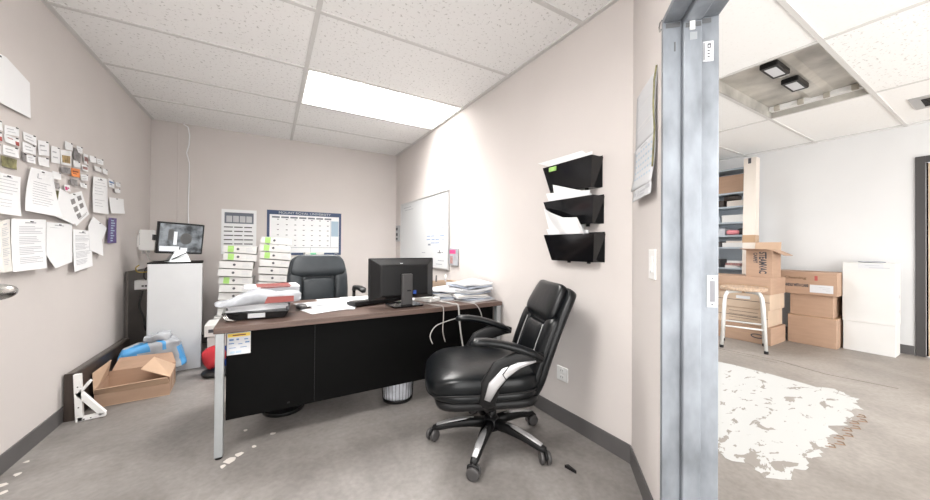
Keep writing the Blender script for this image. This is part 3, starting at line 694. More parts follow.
mb = MB(); mb.box(x1-0.136,x1-0.133,yy-0.001,yy-0.0006,1.11,1.47); mb.box(x0+0.03,x1-0.035,yy-0.001,yy-0.0006,1.10,1.104); mb.box(0.47,0.473,yy-0.001,yy-0.0006,1.035,1.10)
mb.build('rule_lines', M['slate'], c)
text('title_print', 'MOUNT ROYAL UNIVERSITY', 0.042, frame((0.41,yy-0.001,1.53),(1,0,0),(0,0,1)), M['paper'], c, align='CENTER', sx=1.15)
text('footer_print', 'MRU', 0.024, frame((0.77,yy-0.001,1.012),(1,0,0),(0,0,1)), M['paper'], c)

# ---- loose white cable hanging from the ceiling on the back wall
mb = MB(); mb.s = True
mb.tube([(-0.84,YB-0.012,2.478),(-0.80,YB-0.012,2.45),(-0.785,YB-0.012,2.36),(-0.79,YB-0.012,2.25),(-0.81,YB-0.012,2.16),(-0.785,YB-0.012,2.05),(-0.785,YB-0.012,1.8),(-0.79,YB-0.012,1.5),(-0.775,YB-0.012,1.2)], 0.006, 8)
tag(mb.build('loose_cable', M['paper_bright'], None), 'loose white cable hanging down the back wall from the ceiling behind the camera monitor', 'cable')

# ---- router and small switch in the left corner
r = empty('wall_router', (-1.05,4.43,1.06), 0, 'white plastic router box mounted in the left corner above the shelf edge', 'router')
MB().rbox(-1.10,-0.985,4.42,4.475,1.065,1.27,0.015,axis=1).build('case', M['white_metal'], r)
mb = MB()
for k in range(10): mb.box(-1.094,-1.088,4.4185,4.4205,1.12+k*0.012,1.127+k*0.012)
mb.build('vent_slots', M['ink'], r)
mb = MB(); mb.box(-1.075,-1.06,4.44,4.46,1.035,1.065); mb.box(-1.04,-1.02,4.44,4.46,1.045,1.065); mb.build('plug', M['cable_white'], r)
MB().box(-1.112,-1.10,4.43,4.465,1.10,1.22).build('mounting_bracket', M['white_metal'], r)
r = empty('network_switch', (-1.03,4.3,0.69), 0, 'small white network box fixed below the router beside the white cabinet', 'network box')
MB().rbox(-1.105,-0.93,4.25,4.36,0.70,0.785,0.006).build('case', M['white_metal'], r)
mb = MB(); 
for k in range(4): mb.box(-1.03+k*0.022,-1.014+k*0.022,4.2485,4.2505,0.725,0.74)
mb.build('ports', M['ink_dark'], r)
def cable(name, pts, rad, m, lab, n=7):
    # smooth through control points
    P = [Vector(p) for p in pts]; out = []
    for i in range(len(P)-1):
        p0 = P[max(i-1,0)]; p1 = P[i]; p2 = P[i+1]; p3 = P[min(i+2,len(P)-1)]
        for k in range(6):
            t = k/6; out.append(0.5*((2*p1)+(p2-p0)*t+(2*p0-5*p1+4*p2-p3)*t*t+(3*p1-p0-3*p2+p3)*t**3))
    out.append(P[-1]); mb = MB(); mb.s = True; mb.tube(out, rad, n)
    return tag(mb.build(name, m, None), lab, 'cable')
cable('power_cable', [(-1.05,4.45,1.04),(-1.00,4.36,0.98),(-0.92,4.28,0.965),(-0.86,4.2,0.975)], 0.004, M['cable_white'], 'thin white lead running from the router towards the monitor')
cable('network_cable', [(-0.93,4.30,0.93),(-1.01,4.3,0.90),(-1.02,4.27,0.82),(-1.0,4.26,0.79)], 0.006, M['cable_black'], 'black lead looping from the cabinet top into the network box')
cable('network_cable', [(-0.90,4.28,0.88),(-1.05,4.28,0.86),(-1.075,4.26,0.90),(-1.05,4.26,0.93)], 0.005, M['cable_yellow'], 'yellow lead tangled above the network box')
cable('network_cable', [(-1.02,4.24,0.69),(-1.035,4.22,0.55),(-1.0,4.2,0.44),(-0.985,4.2,0.33),(-0.95,4.2,0.26)], 0.008, M['cable_black'], 'black lead hanging below the network box beside the cabinet')
# ---- boards along the left wall
o = MB().box(XL+0.009,XL+0.032,4.10,4.81,0.0,0.88).build('leaning_board', M['dark_top'], None, bevel=0.003); tag(o, 'tall grey brown board standing against the left wall in the corner by the router', 'board')
r = empty('wood_board', (-1.08,3.55,0), 0, 'long dark brown board standing on edge along the left wall behind the open box', 'board')
MB().box(XL+0.010,-1.062,3.10,4.05,0.0,0.298).build('panel', M['dark_top'], r, bevel=0.003)
MB().box(XL+0.009,-1.052,3.085,3.1,0.0,0.30).build('end_trim', M['dark_wood'], r, bevel=0.002)
MB().box(-1.062,-1.052,3.1,4.05,0.0,0.292).build('face_veneer', M['dark_wood'], r)
# white shelf bracket
r = empty('shelf_bracket', (-0.99,3.06,0), 0, 'white slotted steel shelf bracket leaning on the end of the dark board', 'bracket')
mb = MB(); y0,y1 = 3.05,3.075
def bar(a, b, wd, mb):
    ax = Vector((a[0],0,a[1])); bx = Vector((b[0],0,b[1])); d = (bx-ax).normalized(); n = Vector((-d.z,0,d.x))*wd/2
    q = [ax-n, ax+n, bx+n, bx-n]; mb.loft([[(p.x,y0,p.z) for p in q],[(p.x,y1,p.z) for p in q]])
bar((-1.035,0.30),(-1.022,0.0),0.034,mb); bar((-1.03,0.013),(-0.905,0.020),0.026,mb); bar((-1.03,0.185),(-0.915,0.022),0.032,mb); bar((-1.03,0.17),(-0.975,0.25),0.016,mb)
mb.build('bracket_frame', M['white_metal'], r, bevel=0.002)
mb = MB()
for (x,z) in ((-1.03,0.22),(-1.025,0.09),(-1.0,0.012),(-0.97,0.014)): mb.lathe([(0.004,0),(0.004,0.001)], 10, frame((x,y0-0.0005,z),(1,0,0),(0,0,1)))
mb.build('screw_hole', M['ink_dark'], r)
# ---- open cardboard box on the floor
r = empty('cardboard_box', (-0.835,3.41,0), math.radians(4), 'open brown cardboard box with flaps spread on the floor by the dark board', 'box')
mb = MB(); L,Wd,Hh,t = 0.195,0.15,0.13,0.005
mb.box(-L,L,-Wd,Wd,0.001,0.007); 
mb.build('box_bottom', M['card_in'], r, world=False)
mb = MB(); mb.box(-L,L,-Wd,-Wd+t,0.007,Hh-0.04); mb.box(-L,L,Wd-t,Wd,0.007,Hh+0.03); mb.box(-L,-L+t,-Wd+t,Wd-t,0.007,Hh); mb.box(L-t,L,-Wd+t,Wd-t,0.007,Hh)
mb.build('box_sides', M['card'], r, world=False)
mb = MB(); mb.add([(-L,-Wd,Hh-0.04),(L,-Wd,Hh-0.04),(L-0.01,-Wd-0.035,Hh+0.015),(-L+0.01,-Wd-0.045,Hh+0.01)],[(0,1,2,3)]); mb.build('flap_front', M['card_in'], r, world=False, solid=0.004).name = 'flap'
mb = MB(); mb.add([(-L,-Wd,Hh-0.03),(-L,Wd,Hh+0.01),(-L+0.02,Wd-0.02,Hh+0.12),(-L-0.02,-Wd+0.05,Hh+0.10)],[(0,1,2,3)]); mb.build('flap', M['card_in'], r, world=False, solid=0.004)
mb = MB(); mb.add([(L,-Wd+0.01,Hh),(L,Wd,Hh+0.01),(L-0.13,Wd-0.02,Hh+0.10),(L-0.17,-Wd+0.06,Hh+0.075)],[(0,1,2,3)]); mb.build('flap', M['card_in'], r, world=False, solid=0.004)
mb = MB(); mb.add([(-L+0.02,Wd,Hh+0.03),(L,Wd,Hh+0.03),(L-0.03,Wd+0.06,Hh+0.10),(-L+0.05,Wd+0.05,Hh+0.11)],[(0,1,2,3)]); mb.build('flap', M['card'], r, world=False, solid=0.004)
MB().box(L-0.001,L+0.001,-0.03,0.03,0.02,Hh-0.01).build('tape_strip', M['tape'], r, world=False)
# ---- blue and white film package behind the box
def crump(amp, sc):
    def fn(p, q):
        n = noise.noise_vector(Vector(p)*sc)
        return p + n*amp
    return fn
r = empty('plastic_wrapped_pack', (-0.83,3.78,0), 0, 'crumpled white and blue film package lying behind the open cardboard box', 'package')
mb = MB(); mb.s = True
T = RZ(-0.825,3.735,0.175,0.10,0.0,math.radians(-10))
mb.blob((0,0,0),(0.19,0.07,0.145),0.40,0.35,72,36,T,crump(0.022,13)); o = mb.build('film_wrap', [M['white_film'], M['blue_bag']], r)
Ti = T.inverted() @ world_of(o)
for p in o.data.polygons:      # printed blue areas of the film
    c = Ti @ p.center
    if (c.x < -0.02 and c.y < 0.02 and 0.075 < c.z - 0.12*c.x < 0.150) or (abs(c.x-0.055+0.3*c.y) < 0.022 and c.z > 0.07) or (c.x > 0.168 and c.z < 0.06): p.material_index = 1
mb = MB(); mb.s = True; mb.blob((0.06,-0.01,0.165),(0.09,0.05,0.03),0.5,0.6,36,16,T,crump(0.022,22)); mb.build('torn_film', M['white_film'], r)
# ---- white cabinet and the camera monitor on it
cab = empty('white_cabinet', (-0.735,4.06,0), math.radians(7), 'plain white cabinet panel with thin dark top below the camera monitor', 'cabinet')
MB().box(-0.185,0.182,-0.21,0.22,0.0,0.955).build('cabinet_body', M['white'], cab, world=False, bevel=0.003)
MB().box(-0.19,0.187,-0.205,0.225,0.9555,0.967).build('cabinet_top', M['black_panel'], cab, world=False, bevel=0.002)
MB().box(-0.18,-0.178,-0.212,-0.2105,0.02,0.94).build('door_gap', M['ink'], cab, world=False)
mon = empty('security_monitor', (-0.705,4.0,0.968), math.radians(24), 'small black monitor showing grey camera feeds on the white cabinet', 'monitor')
Tm = Matrix.Translation((0,0,0.215)) @ Matrix.Rotation(math.radians(2.5),4,'Y') @ Matrix.Rotation(math.radians(5),4,'X')
hw, hh = 0.168, 0.142
mb = MB(); mb.rbox(-hw,hw,-0.012,0.034,-hh,hh,0.006,Tm,axis=1); bz = mb.build('bezel', M['plastic'], mon, world=False)
sc = MB().box(-hw+0.014,hw-0.012,-0.0135,-0.0122,-hh+0.016,hh-0.014,Tm).build('screen', M['feed'], mon, world=False)
mb = MB(); mb.blob((0.035,-0.0142,0.0),(0.045,0.0005,0.055),1,1,20,8,Tm); mb.box(-0.095,-0.055,-0.0146,-0.0138,-0.02,0.08,Tm); mb.build('dark_feed', M['feed_dark'], sc, world=False)
mb = MB(); mb.box(-hw+0.02,-0.01,-0.0146,-0.0138,-hh+0.022,-0.075,Tm); mb.box(-0.055,-0.03,-0.0146,-0.0138,-0.06,0.06,Tm); mb.box(0.0,0.05,-0.0146,-0.0138,-hh+0.025,-0.085,Tm); mb.build('bright_feed', M['feed_light'], sc, world=False)
MB().box(-0.19,-0.165,-0.004,0.04,-0.03,0.02,Tm).build('power_button', M['plastic'], mon, world=False)
mb = MB(); mb.add([(-0.10,-0.06,0.0),(0.06,-0.06,0),(0.06,0.08,0),(-0.10,0.08,0),(-0.03,0.0,0.12),(0.03,0.0,0.12),(0.03,0.03,0.12),(-0.03,0.03,0.12)],[(0,3,2,1),(4,5,6,7),(0,1,5,4),(1,2,6,5),(2,3,7,6),(3,0,4,7)]); mb.build('stand', M['steel_leg'], mon, world=False)
cable('power_cable', [(-0.86,3.98,0.972),(-0.77,3.93,0.985),(-0.69,3.94,1.03),(-0.62,3.97,1.07)], 0.004, M['cable_black'], 'black lead crossing the foot of the camera monitor')

# ---- binders lying flat in two leaning stacks
bn = empty('ring_binder', (0,0,0)); 
mb = MB(); mb.box(-0.143,0.143,0,0.29,0,0.003); mb.box(-0.143,0.143,0,0.29,0.068,0.071); mb.box(-0.143,0.143,0,0.003,0.003,0.068)
mb.build('binder_cover', M['white_carton'], bn, world=False, bevel=0.0015)
MB().box(-0.138,0.138,0.02,0.285,0.004,0.066).build('pages', M['paper_warm'], bn, world=False)
mb = MB(); mb.lathe([(0.0,0),(0.0125,0),(0.0125,0.0015),(0,0.0015)], 16, frame((-0.02,-0.0002,0.038),(1,0,0),(0,0,1))); mb.build('finger_hole', M['ink_dark'], bn, world=False)
mb = MB(); mb.box(0.05,0.12,-0.0008,0,0.02,0.024); mb.box(0.05,0.11,-0.0008,0,0.034,0.038); mb.box(0.05,0.10,-0.0008,0,0.05,0.054); mb.build('spine_print', M['ink'], bn, world=False)
bg = copy_tree(bn)   # the kind with a green tab
MB().box(-0.105,-0.055,-0.0012,0,0.004,0.067).build('green_tab', M['green'], bg, world=False)
words = ['lowest','second from the bottom','third from the bottom','fourth from the bottom','fifth from the bottom','sixth from the bottom','seventh from the bottom','eighth','seventh','sixth','fifth','fourth','third','second','topmost']
def stack(n, xs, y0, greens, side, base_z, step, seed):
    rnd = random.Random(seed)
    for i in range(n):
        src = bg if (n-1-i) in greens else bn
        o = copy_tree(src)
        o.location = (xs(i) + rnd.uniform(-0.010,0.010), y0 + rnd.uniform(-0.015,0.02), base_z + 0.0125 + i*step)
        o.rotation_euler = (0, math.radians(4.5), math.radians(rnd.uniform(-3,3)) - 0.02)
        k = n-1-i; pos = ('topmost' if k == 0 else ['second','third','fourth','fifth','sixth','seventh','eighth','ninth','tenth','eleventh','twelfth','thirteenth','fourteenth','fifteenth'][k-1] + ' from the top')
        tag(o, 'white ring binder%s, %s of the %s binder stack' % (' with green tab' if k in greens else '', pos, side), 'binder', 'ring binders stacked by the back wall')
stack(14, lambda i: -0.292 - max(0, 6-i)*0.014 if i < 12 else -0.262, 4.10, {0,1,4}, 'left', 0.0, 0.0795, 4)
stack(15, lambda i: 0.03 + (0.002*i), 4.12, {0,1,2}, 'right', 0.0, 0.0805, 9)
stack(12, lambda i: 0.36, 4.40, set(), 'rear right', 0.0, 0.0805, 12)
for o in list(bn.children)+list(bg.children): bpy.data.objects.remove(o)
bpy.data.objects.remove(bn); bpy.data.objects.remove(bg)
o = empty('tissue_box', (0.46,4.45,0.97), 0.1, 'small white and green carton on the rear right binders, peeking over the back chair', 'box')
MB().box(-0.09,0.12,-0.05,0.06,0,0.075).build('carton', M['white_carton'], o, world=False)
MB().box(-0.035,0.03,-0.0515,-0.049,0.005,0.072).build('green_label', M['green_note'], o, world=False)
o['label'] = 'small white and green carton on the rear right binders, peeking over the back chair'
# clutter on the floor between the cabinet and the desk
r = empty('white_box', (-0.40,3.82,0), 0.1, 'flat white box with dark slots at the foot of the left binder stack', 'box')
MB().rbox(-0.49,-0.30,3.74,4.03,0.30,0.40,0.004).build('box_shell', M['white_carton'], r)
mb = MB(); mb.box(-0.46,-0.40,3.737,3.741,0.335,0.365); mb.box(-0.37,-0.33,3.737,3.741,0.335,0.365); mb.build('slots', M['ink_dark'], r)
o = MB().box(-0.47,-0.31,3.76,4.03,0.20,0.299).build('white_box', M['white_carton'], None, bevel=0.003); tag(o, 'plain white box directly under the slotted white box', 'box')
o = MB().box(-0.46,-0.30,3.78,4.03,0.0,0.199).build('blue_crate', M['blue'], None, bevel=0.008); tag(o, 'blue plastic crate on the floor between the white cabinet and the desk', 'crate')
mb = MB(); mb.s = True; mb.blob((-0.40,3.60,0.155),(0.085,0.08,0.085),0.8,0.8,28,14,None,crump(0.025,11)); o = mb.build('red_bag', M['red'], None); tag(o, 'crumpled red cloth bag on the floor beside the white cabinet', 'bag')
mb = MB(); mb.s = True; mb.blob((-0.36,3.58,0.025),(0.13,0.10,0.025),0.7,0.8,28,10,None,crump(0.008,11)); o = mb.build('black_bag', M['cable_black'], None); tag(o, 'flat black bag on the floor under the crumpled red bag', 'bag')
mb = MB(); mb.s = True; mb.blob((-0.25,3.70,0.17),(0.05,0.06,0.05),0.8,0.8,20,10,None,crump(0.02,13)); o = mb.build('white_rag', M['white_film'], None); tag(o, 'crumpled white rag beside the red bag behind the desk', 'rag')

# ---- desk
DT = 0.69
dk = empty('office_desk', (0.68,2.55,0), 0, 'long brown topped desk with black front panel and grey steel legs', 'desk')
mb = MB(); mb.rbox(-0.245,1.615,2.150,2.95,DT-0.032,DT,0.006); mb.build('desktop', M['desk_top'], dk)
MB().box(-0.243,1.613,2.1492,2.1502,DT-0.030,DT-0.004).build('edge_band', M['desk_top'], dk)
for (x,y) in ((-0.236,2.152),(1.565,2.152),(-0.232,2.90),(1.565,2.90)):
    lg = MB().box(x,x+0.038,y,y+0.038,0.012,DT-0.0325).build('leg', M['steel_leg'], dk, bevel=0.003)
    mb = MB(); mb.lathe([(0.016,0),(0.017,0.004),(0.017,0.009),(0.01,0.012)], 16, Matrix.Translation((x+0.019,y+0.019,0))); mb.build('foot', M['plastic'], lg)
mp = MB().box(-0.193,1.564,2.205,2.225,0.175,DT-0.0325).build('modesty_panel', M['black_panel'], dk, bevel=0.002)
MB().box(0.245,0.248,2.2035,2.2055,0.18,DT-0.035).build('panel_seam', M['plastic'], mp)
MB().box(0.10,0.115,2.2035,2.2055,0.20,0.21).build('rivet', M['plastic'], mp)
s_ = MB().box(-0.190,-0.082,2.2035,2.2048,0.525,0.645).build('warning_sticker', M['paper'], mp)
s_['label'] = 'white and yellow printed sticker'
mb = MB(); mb.box(-0.187,-0.085,2.2025,2.2034,0.622,0.641); mb.build('yellow_band', M['yellow'], s_)
mb = MB()
for (x,z,a,b) in ((-0.18,0.603,.02,.009),(-0.148,0.603,.012,.009),(-0.112,0.603,.018,.006),(-0.182,0.585,.024,.005),(-0.14,0.58,.02,.004),(-0.108,0.585,.02,.007),(-0.18,0.562,.03,.003),(-0.13,0.562,.03,.003)): mb.box(x,x+a,2.2025,2.2034,z,z+b)
mb.build('sticker_print', M['ink_blue'], s_)
mb = MB(); mb.box(-0.175,-0.155,2.2025,2.2034,0.533,0.545); mb.box(-0.15,-0.125,2.2025,2.2034,0.533,0.545); mb.build('sticker_logo', M['pale_blue'], s_)
mb = MB(); mb.box(-0.165,-0.105,2.2018,2.2024,0.628,0.634); mb.build('band_print', M['ink_red_pale'], s_)

def at(dx): return dx
# ---- letter tray with parcels of paper at the left end of the desk
tr = empty('letter_tray', (-0.045,2.42,DT), 0.0, 'black letter tray with white label at the left end of the desk', 'tray')
mb = MB()
mb.add([(-0.205,2.30,DT+0.002),(0.085,2.27,DT+0.002),(0.115,2.57,DT+0.002),(-0.225,2.58,DT+0.002),(-0.225,2.285,DT+0.05),(0.11,2.255,DT+0.05),(0.135,2.60,DT+0.05),(-0.24,2.60,DT+0.05)],
       [(0,3,2,1),(4,5,6,7),(0,1,5,4),(1,2,6,5),(2,3,7,6),(3,0,4,7)])
mb.build('tray_body', M['plastic_gloss'], tr, bevel=0.006)
mb = MB(); mb.add([(-0.10,2.2800,DT+0.014),(-0.015,2.2715,DT+0.014),(-0.015,2.2615,DT+0.041),(-0.10,2.2700,DT+0.041)],[(0,1,2,3)]); mb.build('tray_label', M['paper'], tr, solid=0.0015)
for k in range(3):
    mb = MB(); mb.s = True; mb.tube([(-0.222+k*0.008,2.272,DT+0.05),(-0.205+k*0.008,2.262,DT+0.02),(-0.17+k*0.008,2.262,DT+0.006)], 0.0025, 6); mb.build('wire', M['chrome'], tr)
rnd = random.Random(21)
for k, lab in enumerate(('lowest white paper sheaf in the black letter tray', 'second white paper sheaf up in the black letter tray', 'third white paper sheaf in the black letter tray, edges fanned')):
    o = MB().box(-0.17,0.13,-0.12,0.15,0,0.012,RZ(-0.03+rnd.uniform(-.02,.02),2.42,DT+0.0515+k*0.0128,rnd.uniform(-.15,.15))).build('paper_sheaf', M['paper'], None); tag(o, lab, 'papers', 'papers piled in the letter tray')
mb = MB(); mb.s = True
def bagfn(p, q):
    n = noise.noise_vector(Vector(p)*7); n2 = noise.noise_vector(Vector(p)*19)
    return Vector((p.x + n.x*0.03, p.y + n.y*0.03, max(DT+0.0895, p.z + n.z*0.035 + n2.z*0.012 - 0.05*max(0,-(q[0])) )))
bagp = empty('mailing_bag', (-0.03,2.42,DT+0.0895), 0, 'crumpled white plastic mailing bag with red print slumped on the letter tray', 'bag')
mb.blob((-0.04,2.38,DT+0.110),(0.225,0.125,0.046),0.6,0.55,64,24,None,bagfn); mb.build('bag_film', M['white_film'], bagp)
mb = MB(); mb.add([(-0.02,2.222,DT+0.100),(0.13,2.224,DT+0.102),(0.132,2.236,DT+0.134),(-0.005,2.232,DT+0.136)],[(0,1,2,3)]); mb.build('red_print', M['ink_red_pale'], bagp, solid=0.003)
mg = empty('magazine', (0.03,2.655,DT+0.151), 0.06, 'red and white printed magazine lying on top of the mailing bag', 'magazine')
MB().box(-0.17,0.15,-0.11,0.11,0,0.010).build('pages', M['paper'], mg, world=False)
MB().box(-0.10,0.10,-0.108,0.10,0.0101,0.012).build('cover_print', M['ink_red_pale'], mg, world=False)
MB().box(-0.08,0.09,-0.1115,-0.1095,0.002,0.009).build('cover_print', M['ink_red_pale'], mg, world=False)
mb = MB(); mb.box(-0.14,0.14,-0.075,0.10,0,0.06); o = mb.build('paper_sheaf', M['paper'], None); o.location = (0.04,2.60,DT+0.09-0.0005); tag(o, 'thick white sheaf under the red and white magazine', 'papers')
o.location = (0.045,2.66,DT+0.0895)
# ---- loose things on the desk
mb = MB(); mb.s = True; mb.blob((0.195,2.53,DT+0.018),(0.035,0.055,0.019),0.8,0.8,24,12); o = mb.build('computer_mouse', M['dark_frame'], None); tag(o, 'small dark grey mouse beside the letter tray', 'mouse')
rnd = random.Random(31)
labs = ['white sheet nearest the desk front edge in the loose spread','white sheet crossing the front of the loose spread at an angle','white sheet in the middle of the loose spread on the desk','white sheet at the right of the loose spread, next to the keyboard','white sheet at the left back of the loose spread by the mouse','white sheet at the far back of the loose spread before the back chair','top white sheet of the loose spread behind the keyboard','white sheet slid under the back edge of the keyboard']
for k,(x,y,a) in enumerate(((0.33,2.42,.3),(0.42,2.47,-.35),(0.38,2.56,.12),(0.50,2.62,-.1),(0.30,2.66,.25),(0.45,2.76,.05),(0.62,2.77,-.12),(0.72,2.70,.08))):
    ph = rnd.uniform(0,6)
    mb = MB(); T = RZ(x,y,DT+0.0012+k*0.0018,a)
    top = lambda u,v: (-0.125+0.25*u, -0.095+0.19*v, 0.0035*(1+math.sin(ph+3*u+2*v))*(0.5 if k<7 else 0.1))
    nu,nv = 8,6; vs = [top(i/nu,j/nv) for j in range(nv+1) for i in range(nu+1)]
    mb.add(vs,[(j*(nu+1)+i,j*(nu+1)+i+1,(j+1)*(nu+1)+i+1,(j+1)*(nu+1)+i) for j in range(nv) for i in range(nu)],T)
    o = mb.build('paper_sheet', M['paper'], None, solid=0.0008); tag(o, labs[k], 'paper', 'loose papers on the desk')
kb = empty('keyboard', (0.70,2.52,DT+0.012), math.radians(15), 'black computer keyboard on the desk in front of the black monitor', 'keyboard')
mb = MB(); mb.add([(-0.20,-0.065,0),(0.20,-0.065,0),(0.20,0.065,0),(-0.20,0.065,0),(-0.20,-0.065,0.026),(0.20,-0.065,0.026),(0.20,0.065,0.014),(-0.20,0.065,0.014)],[(0,3,2,1),(4,5,6,7),(0,1,5,4),(1,2,6,5),(2,3,7,6),(3,0,4,7)])
mb.build('keyboard_base', M['plastic'], kb, world=False, bevel=0.003)
mb = MB()
for rr in range(5):
    for q in range(17): mb.box(-0.185+q*0.0218,-0.185+q*0.0218+0.018,-0.05+rr*0.022,-0.032+rr*0.022,0.018,0.029-rr*0.0022)
mb.build('keys', M['dark_frame'], kb, world=False)
o = MB().box(-0.035,0.045,-0.03,0.03,0,0.002,RZ(0.885,2.42,DT+0.002,-0.3,math.radians(16))).build('sticky_note', M['green_note'], None); tag(o, 'green sticky note beside the keyboard at the foot of the monitor', 'note')
# ---- computer monitor seen from the back
pm = empty('computer_monitor', (0.86,2.37,DT), math.radians(2), 'black desktop monitor seen from behind on the brown desk', 'monitor')
mb = MB(); mb.rbox(-0.25,0.25,0.0,0.03,0.045,0.348,0.008,axis=1); mb.build('bezel', M['plastic'], pm, world=False)
mb = MB(); 
def rc(x0,x1,z0,z1,y): return [(x0,y,z0),(x1,y,z0),(x1,y,z1),(x0,y,z1)]
mb.loft([rc(-0.243,0.243,0.05,0.342,0.0),rc(-0.185,0.185,0.075,0.30,-0.045),rc(-0.175,0.175,0.085,0.292,-0.05)]); mb.build('rear_shell', M['plastic'], pm, world=False, bevel=0.002)
MB().box(-0.24,0.24,0.0302,0.0315,0.06,0.338).build('screen', M['screen_glass'], pm, world=False)
MB().box(-0.035,-0.015,-0.036,-0.030,0.288,0.312).build('sticker', M['paper'], pm, world=False)
mb = MB(); mb.box(-0.035,0.045,-0.085,-0.051,0.012,0.235); mb.build('stand_neck', M['dark_frame'], pm, world=False, bevel=0.006)
mb = MB(); mb.rbox(-0.115,0.125,-0.125,0.08,0.0,0.013,0.03); mb.build('stand_foot', M['plastic_gloss'], pm, world=False)
MB().box(0.0,0.03,-0.0865,-0.085,0.11,0.12).build('cable_clip', M['plastic'], pm, world=False)
mb = MB(); mb.box(0.06,0.085,-0.056,-0.0505,0.085,0.11); mb.build('video_plug', M['blue'], pm, world=False)
# ---- right end of the desk: boxes, device, paper piles
o = MB().rbox(-0.06,0.06,-0.09,0.09,0,0.035,0.01,RZ(1.10,2.46,DT,0.4)).build('desk_device', M['white_carton'], None); tag(o, 'flat pale box with cables in front of the paper piles', 'box')
o = empty('red_print_paper', (1.02,2.60,DT), -0.15, 'white sheet with red heading right of the black monitor', 'paper')
MB().box(-0.10,0.10,-0.07,0.07,0,0.003).build('sheet', M['paper'], o, world=False); text('red_heading', 'NOTICE', 0.03, RZ(-0.07,-0.03,0.0033,0), M['ink_red'], None).parent = o
mb = MB(); mb.add([(0,0,0),(0.06,0,0),(0.055,0.0,0.19),(0.01,0.0,0.19),(0,0.06,0),(0.06,0.06,0),(0.055,0.04,0.19),(0.01,0.04,0.19)],[(0,1,2,3),(4,7,6,5),(0,3,7,4),(1,5,6,2),(3,2,6,7),(0,4,5,1)],RZ(1.10,2.72,DT,0.1)); o = mb.build('white_bottle', M['white_film'], None, bevel=0.008); tag(o, 'white upright bottle against the whiteboard corner behind the monitor', 'bottle')
rnd = random.Random(8)
M['bluish_paper'] = mat('bluish_grey_paper', (0.42,0.46,0.54), 0.8, var=0.35, vscale=16, stretch=(1,1,8))
def pile(x, y, n, wd, ln, names, cat, grp, th0=0.010):
    z = DT
    for k in range(n):
        th = th0*rnd.uniform(0.7,1.5); a = rnd.uniform(-0.3,0.3); ph = rnd.uniform(0,6)
        nu,nv = 10,6; T = RZ(x+rnd.uniform(-.02,.02), y+rnd.uniform(-.02,.02), z, a)
        w2,l2 = wd/2*rnd.uniform(.9,1.05), ln/2*rnd.uniform(.9,1.05); wav = 0.007 if k > 0 else 0.0
        def P(u,v,top):
            zz = (th if top else 0.0) + wav*(k/n)*math.sin(ph + 5*u + 3*v) + (0.03*(k/n)**2*max(0,u-0.5) if grp.endswith('end') else 0)
            return (-w2+2*w2*u, -l2+2*l2*v, zz)
        top = [P(i/nu,j/nv,True) for j in range(nv+1) for i in range(nu+1)]; bot = [P(i/nu,j/nv,False) for j in range(nv+1) for i in range(nu+1)]
        N = len(top); fs = []
        for j in range(nv):
            for i in range(nu):
                q = j*(nu+1)+i; fs.append((q,q+1,q+nu+2,q+nu+1)); fs.append((N+q,N+q+nu+1,N+q+nu+2,N+q+1))
        rim = list(range(nu+1)) + [j*(nu+1)+nu for j in range(1,nv+1)] + [nv*(nu+1)+i for i in range(nu-1,-1,-1)] + [j*(nu+1) for j in range(nv-1,0,-1)]
        for q in range(len(rim)): a_,b_ = rim[q],rim[(q+1)%len(rim)]; fs.append((a_,N+a_,N+b_,b_))
        mb = MB(); mb.add(top+bot, fs, T)
        o = mb.build('paper_sheaf', [M['paper'], M['paper_warm'], M['bluish_paper']][(0,2,0,1,2,0,0,2,0)[k % 9]], None)
        tag(o, names(k,n), cat, grp)
        z += th + 0.0015 + (wav*(2/n)*1.3)
nth = ['lowest','second from the bottom','third from the bottom','fourth from the bottom','fifth from the bottom','sixth from the bottom','seventh from the bottom','eighth from the bottom','ninth from the bottom']
pile(1.45,2.42,9,0.27,0.34, lambda k,n: 'white paper sheaf, %s of the desk pile nearest the right wall' % ('topmost' if k==n-1 else nth[k]), 'papers', 'papers piled at the right desk end', 0.012)
pile(1.26,2.56,6,0.22,0.30, lambda k,n: 'white paper sheaf, %s of the lower desk pile nearer the monitor' % ('topmost' if k==n-1 else nth[k]), 'papers', 'papers in the second pile on the desk', 0.009)
cr = empty('open_carton', (1.33,2.85,DT), 0.0, 'low brown open carton holding small items behind the paper piles', 'box')
mb = MB(); mb.box(1.20,1.56,2.79,2.795,DT,DT+0.11); mb.box(1.20,1.56,2.90,2.905,DT,DT+0.11); mb.box(1.20,1.205,2.795,2.90,DT,DT+0.11); mb.box(1.555,1.56,2.795,2.90,DT,DT+0.11); mb.box(1.205,1.555,2.795,2.90,DT,DT+0.004); mb.build('carton', M['card_pale'], cr)
for k,(x,m,lab) in enumerate(((1.26,'paper','white pen standing in the open carton on the desk'),(1.36,'dark_frame','dark pen standing in the middle of the open carton on the desk'),(1.46,'silver','silver pen standing in the open carton on the desk'))):
    mb = MB(); mb.s = True; mb.tube([(x,2.85,DT+0.0045),(x+0.01,2.86,DT+0.165)],0.007,8); tag(mb.build('pen', M[m], None), lab, 'pen', 'pens in the open carton')
cable('desk_cable', [(1.02,2.33,DT+0.006),(1.06,2.20,DT+0.007),(1.08,2.141,DT+0.004),(1.085,2.140,0.62),(1.08,2.14,0.52),(1.10,2.14,0.44)], 0.004, M['cable_grey'], 'grey cable dropping over the desk front nearest the monitor')
cable('desk_cable', [(1.16,2.36,DT+0.006),(1.19,2.19,DT+0.008),(1.205,2.140,DT),(1.215,2.138,0.58),(1.235,2.138,0.45),(1.26,2.138,0.33)], 0.006, M['cable_white'], 'thick pale cable hanging straight down the middle of the desk front')
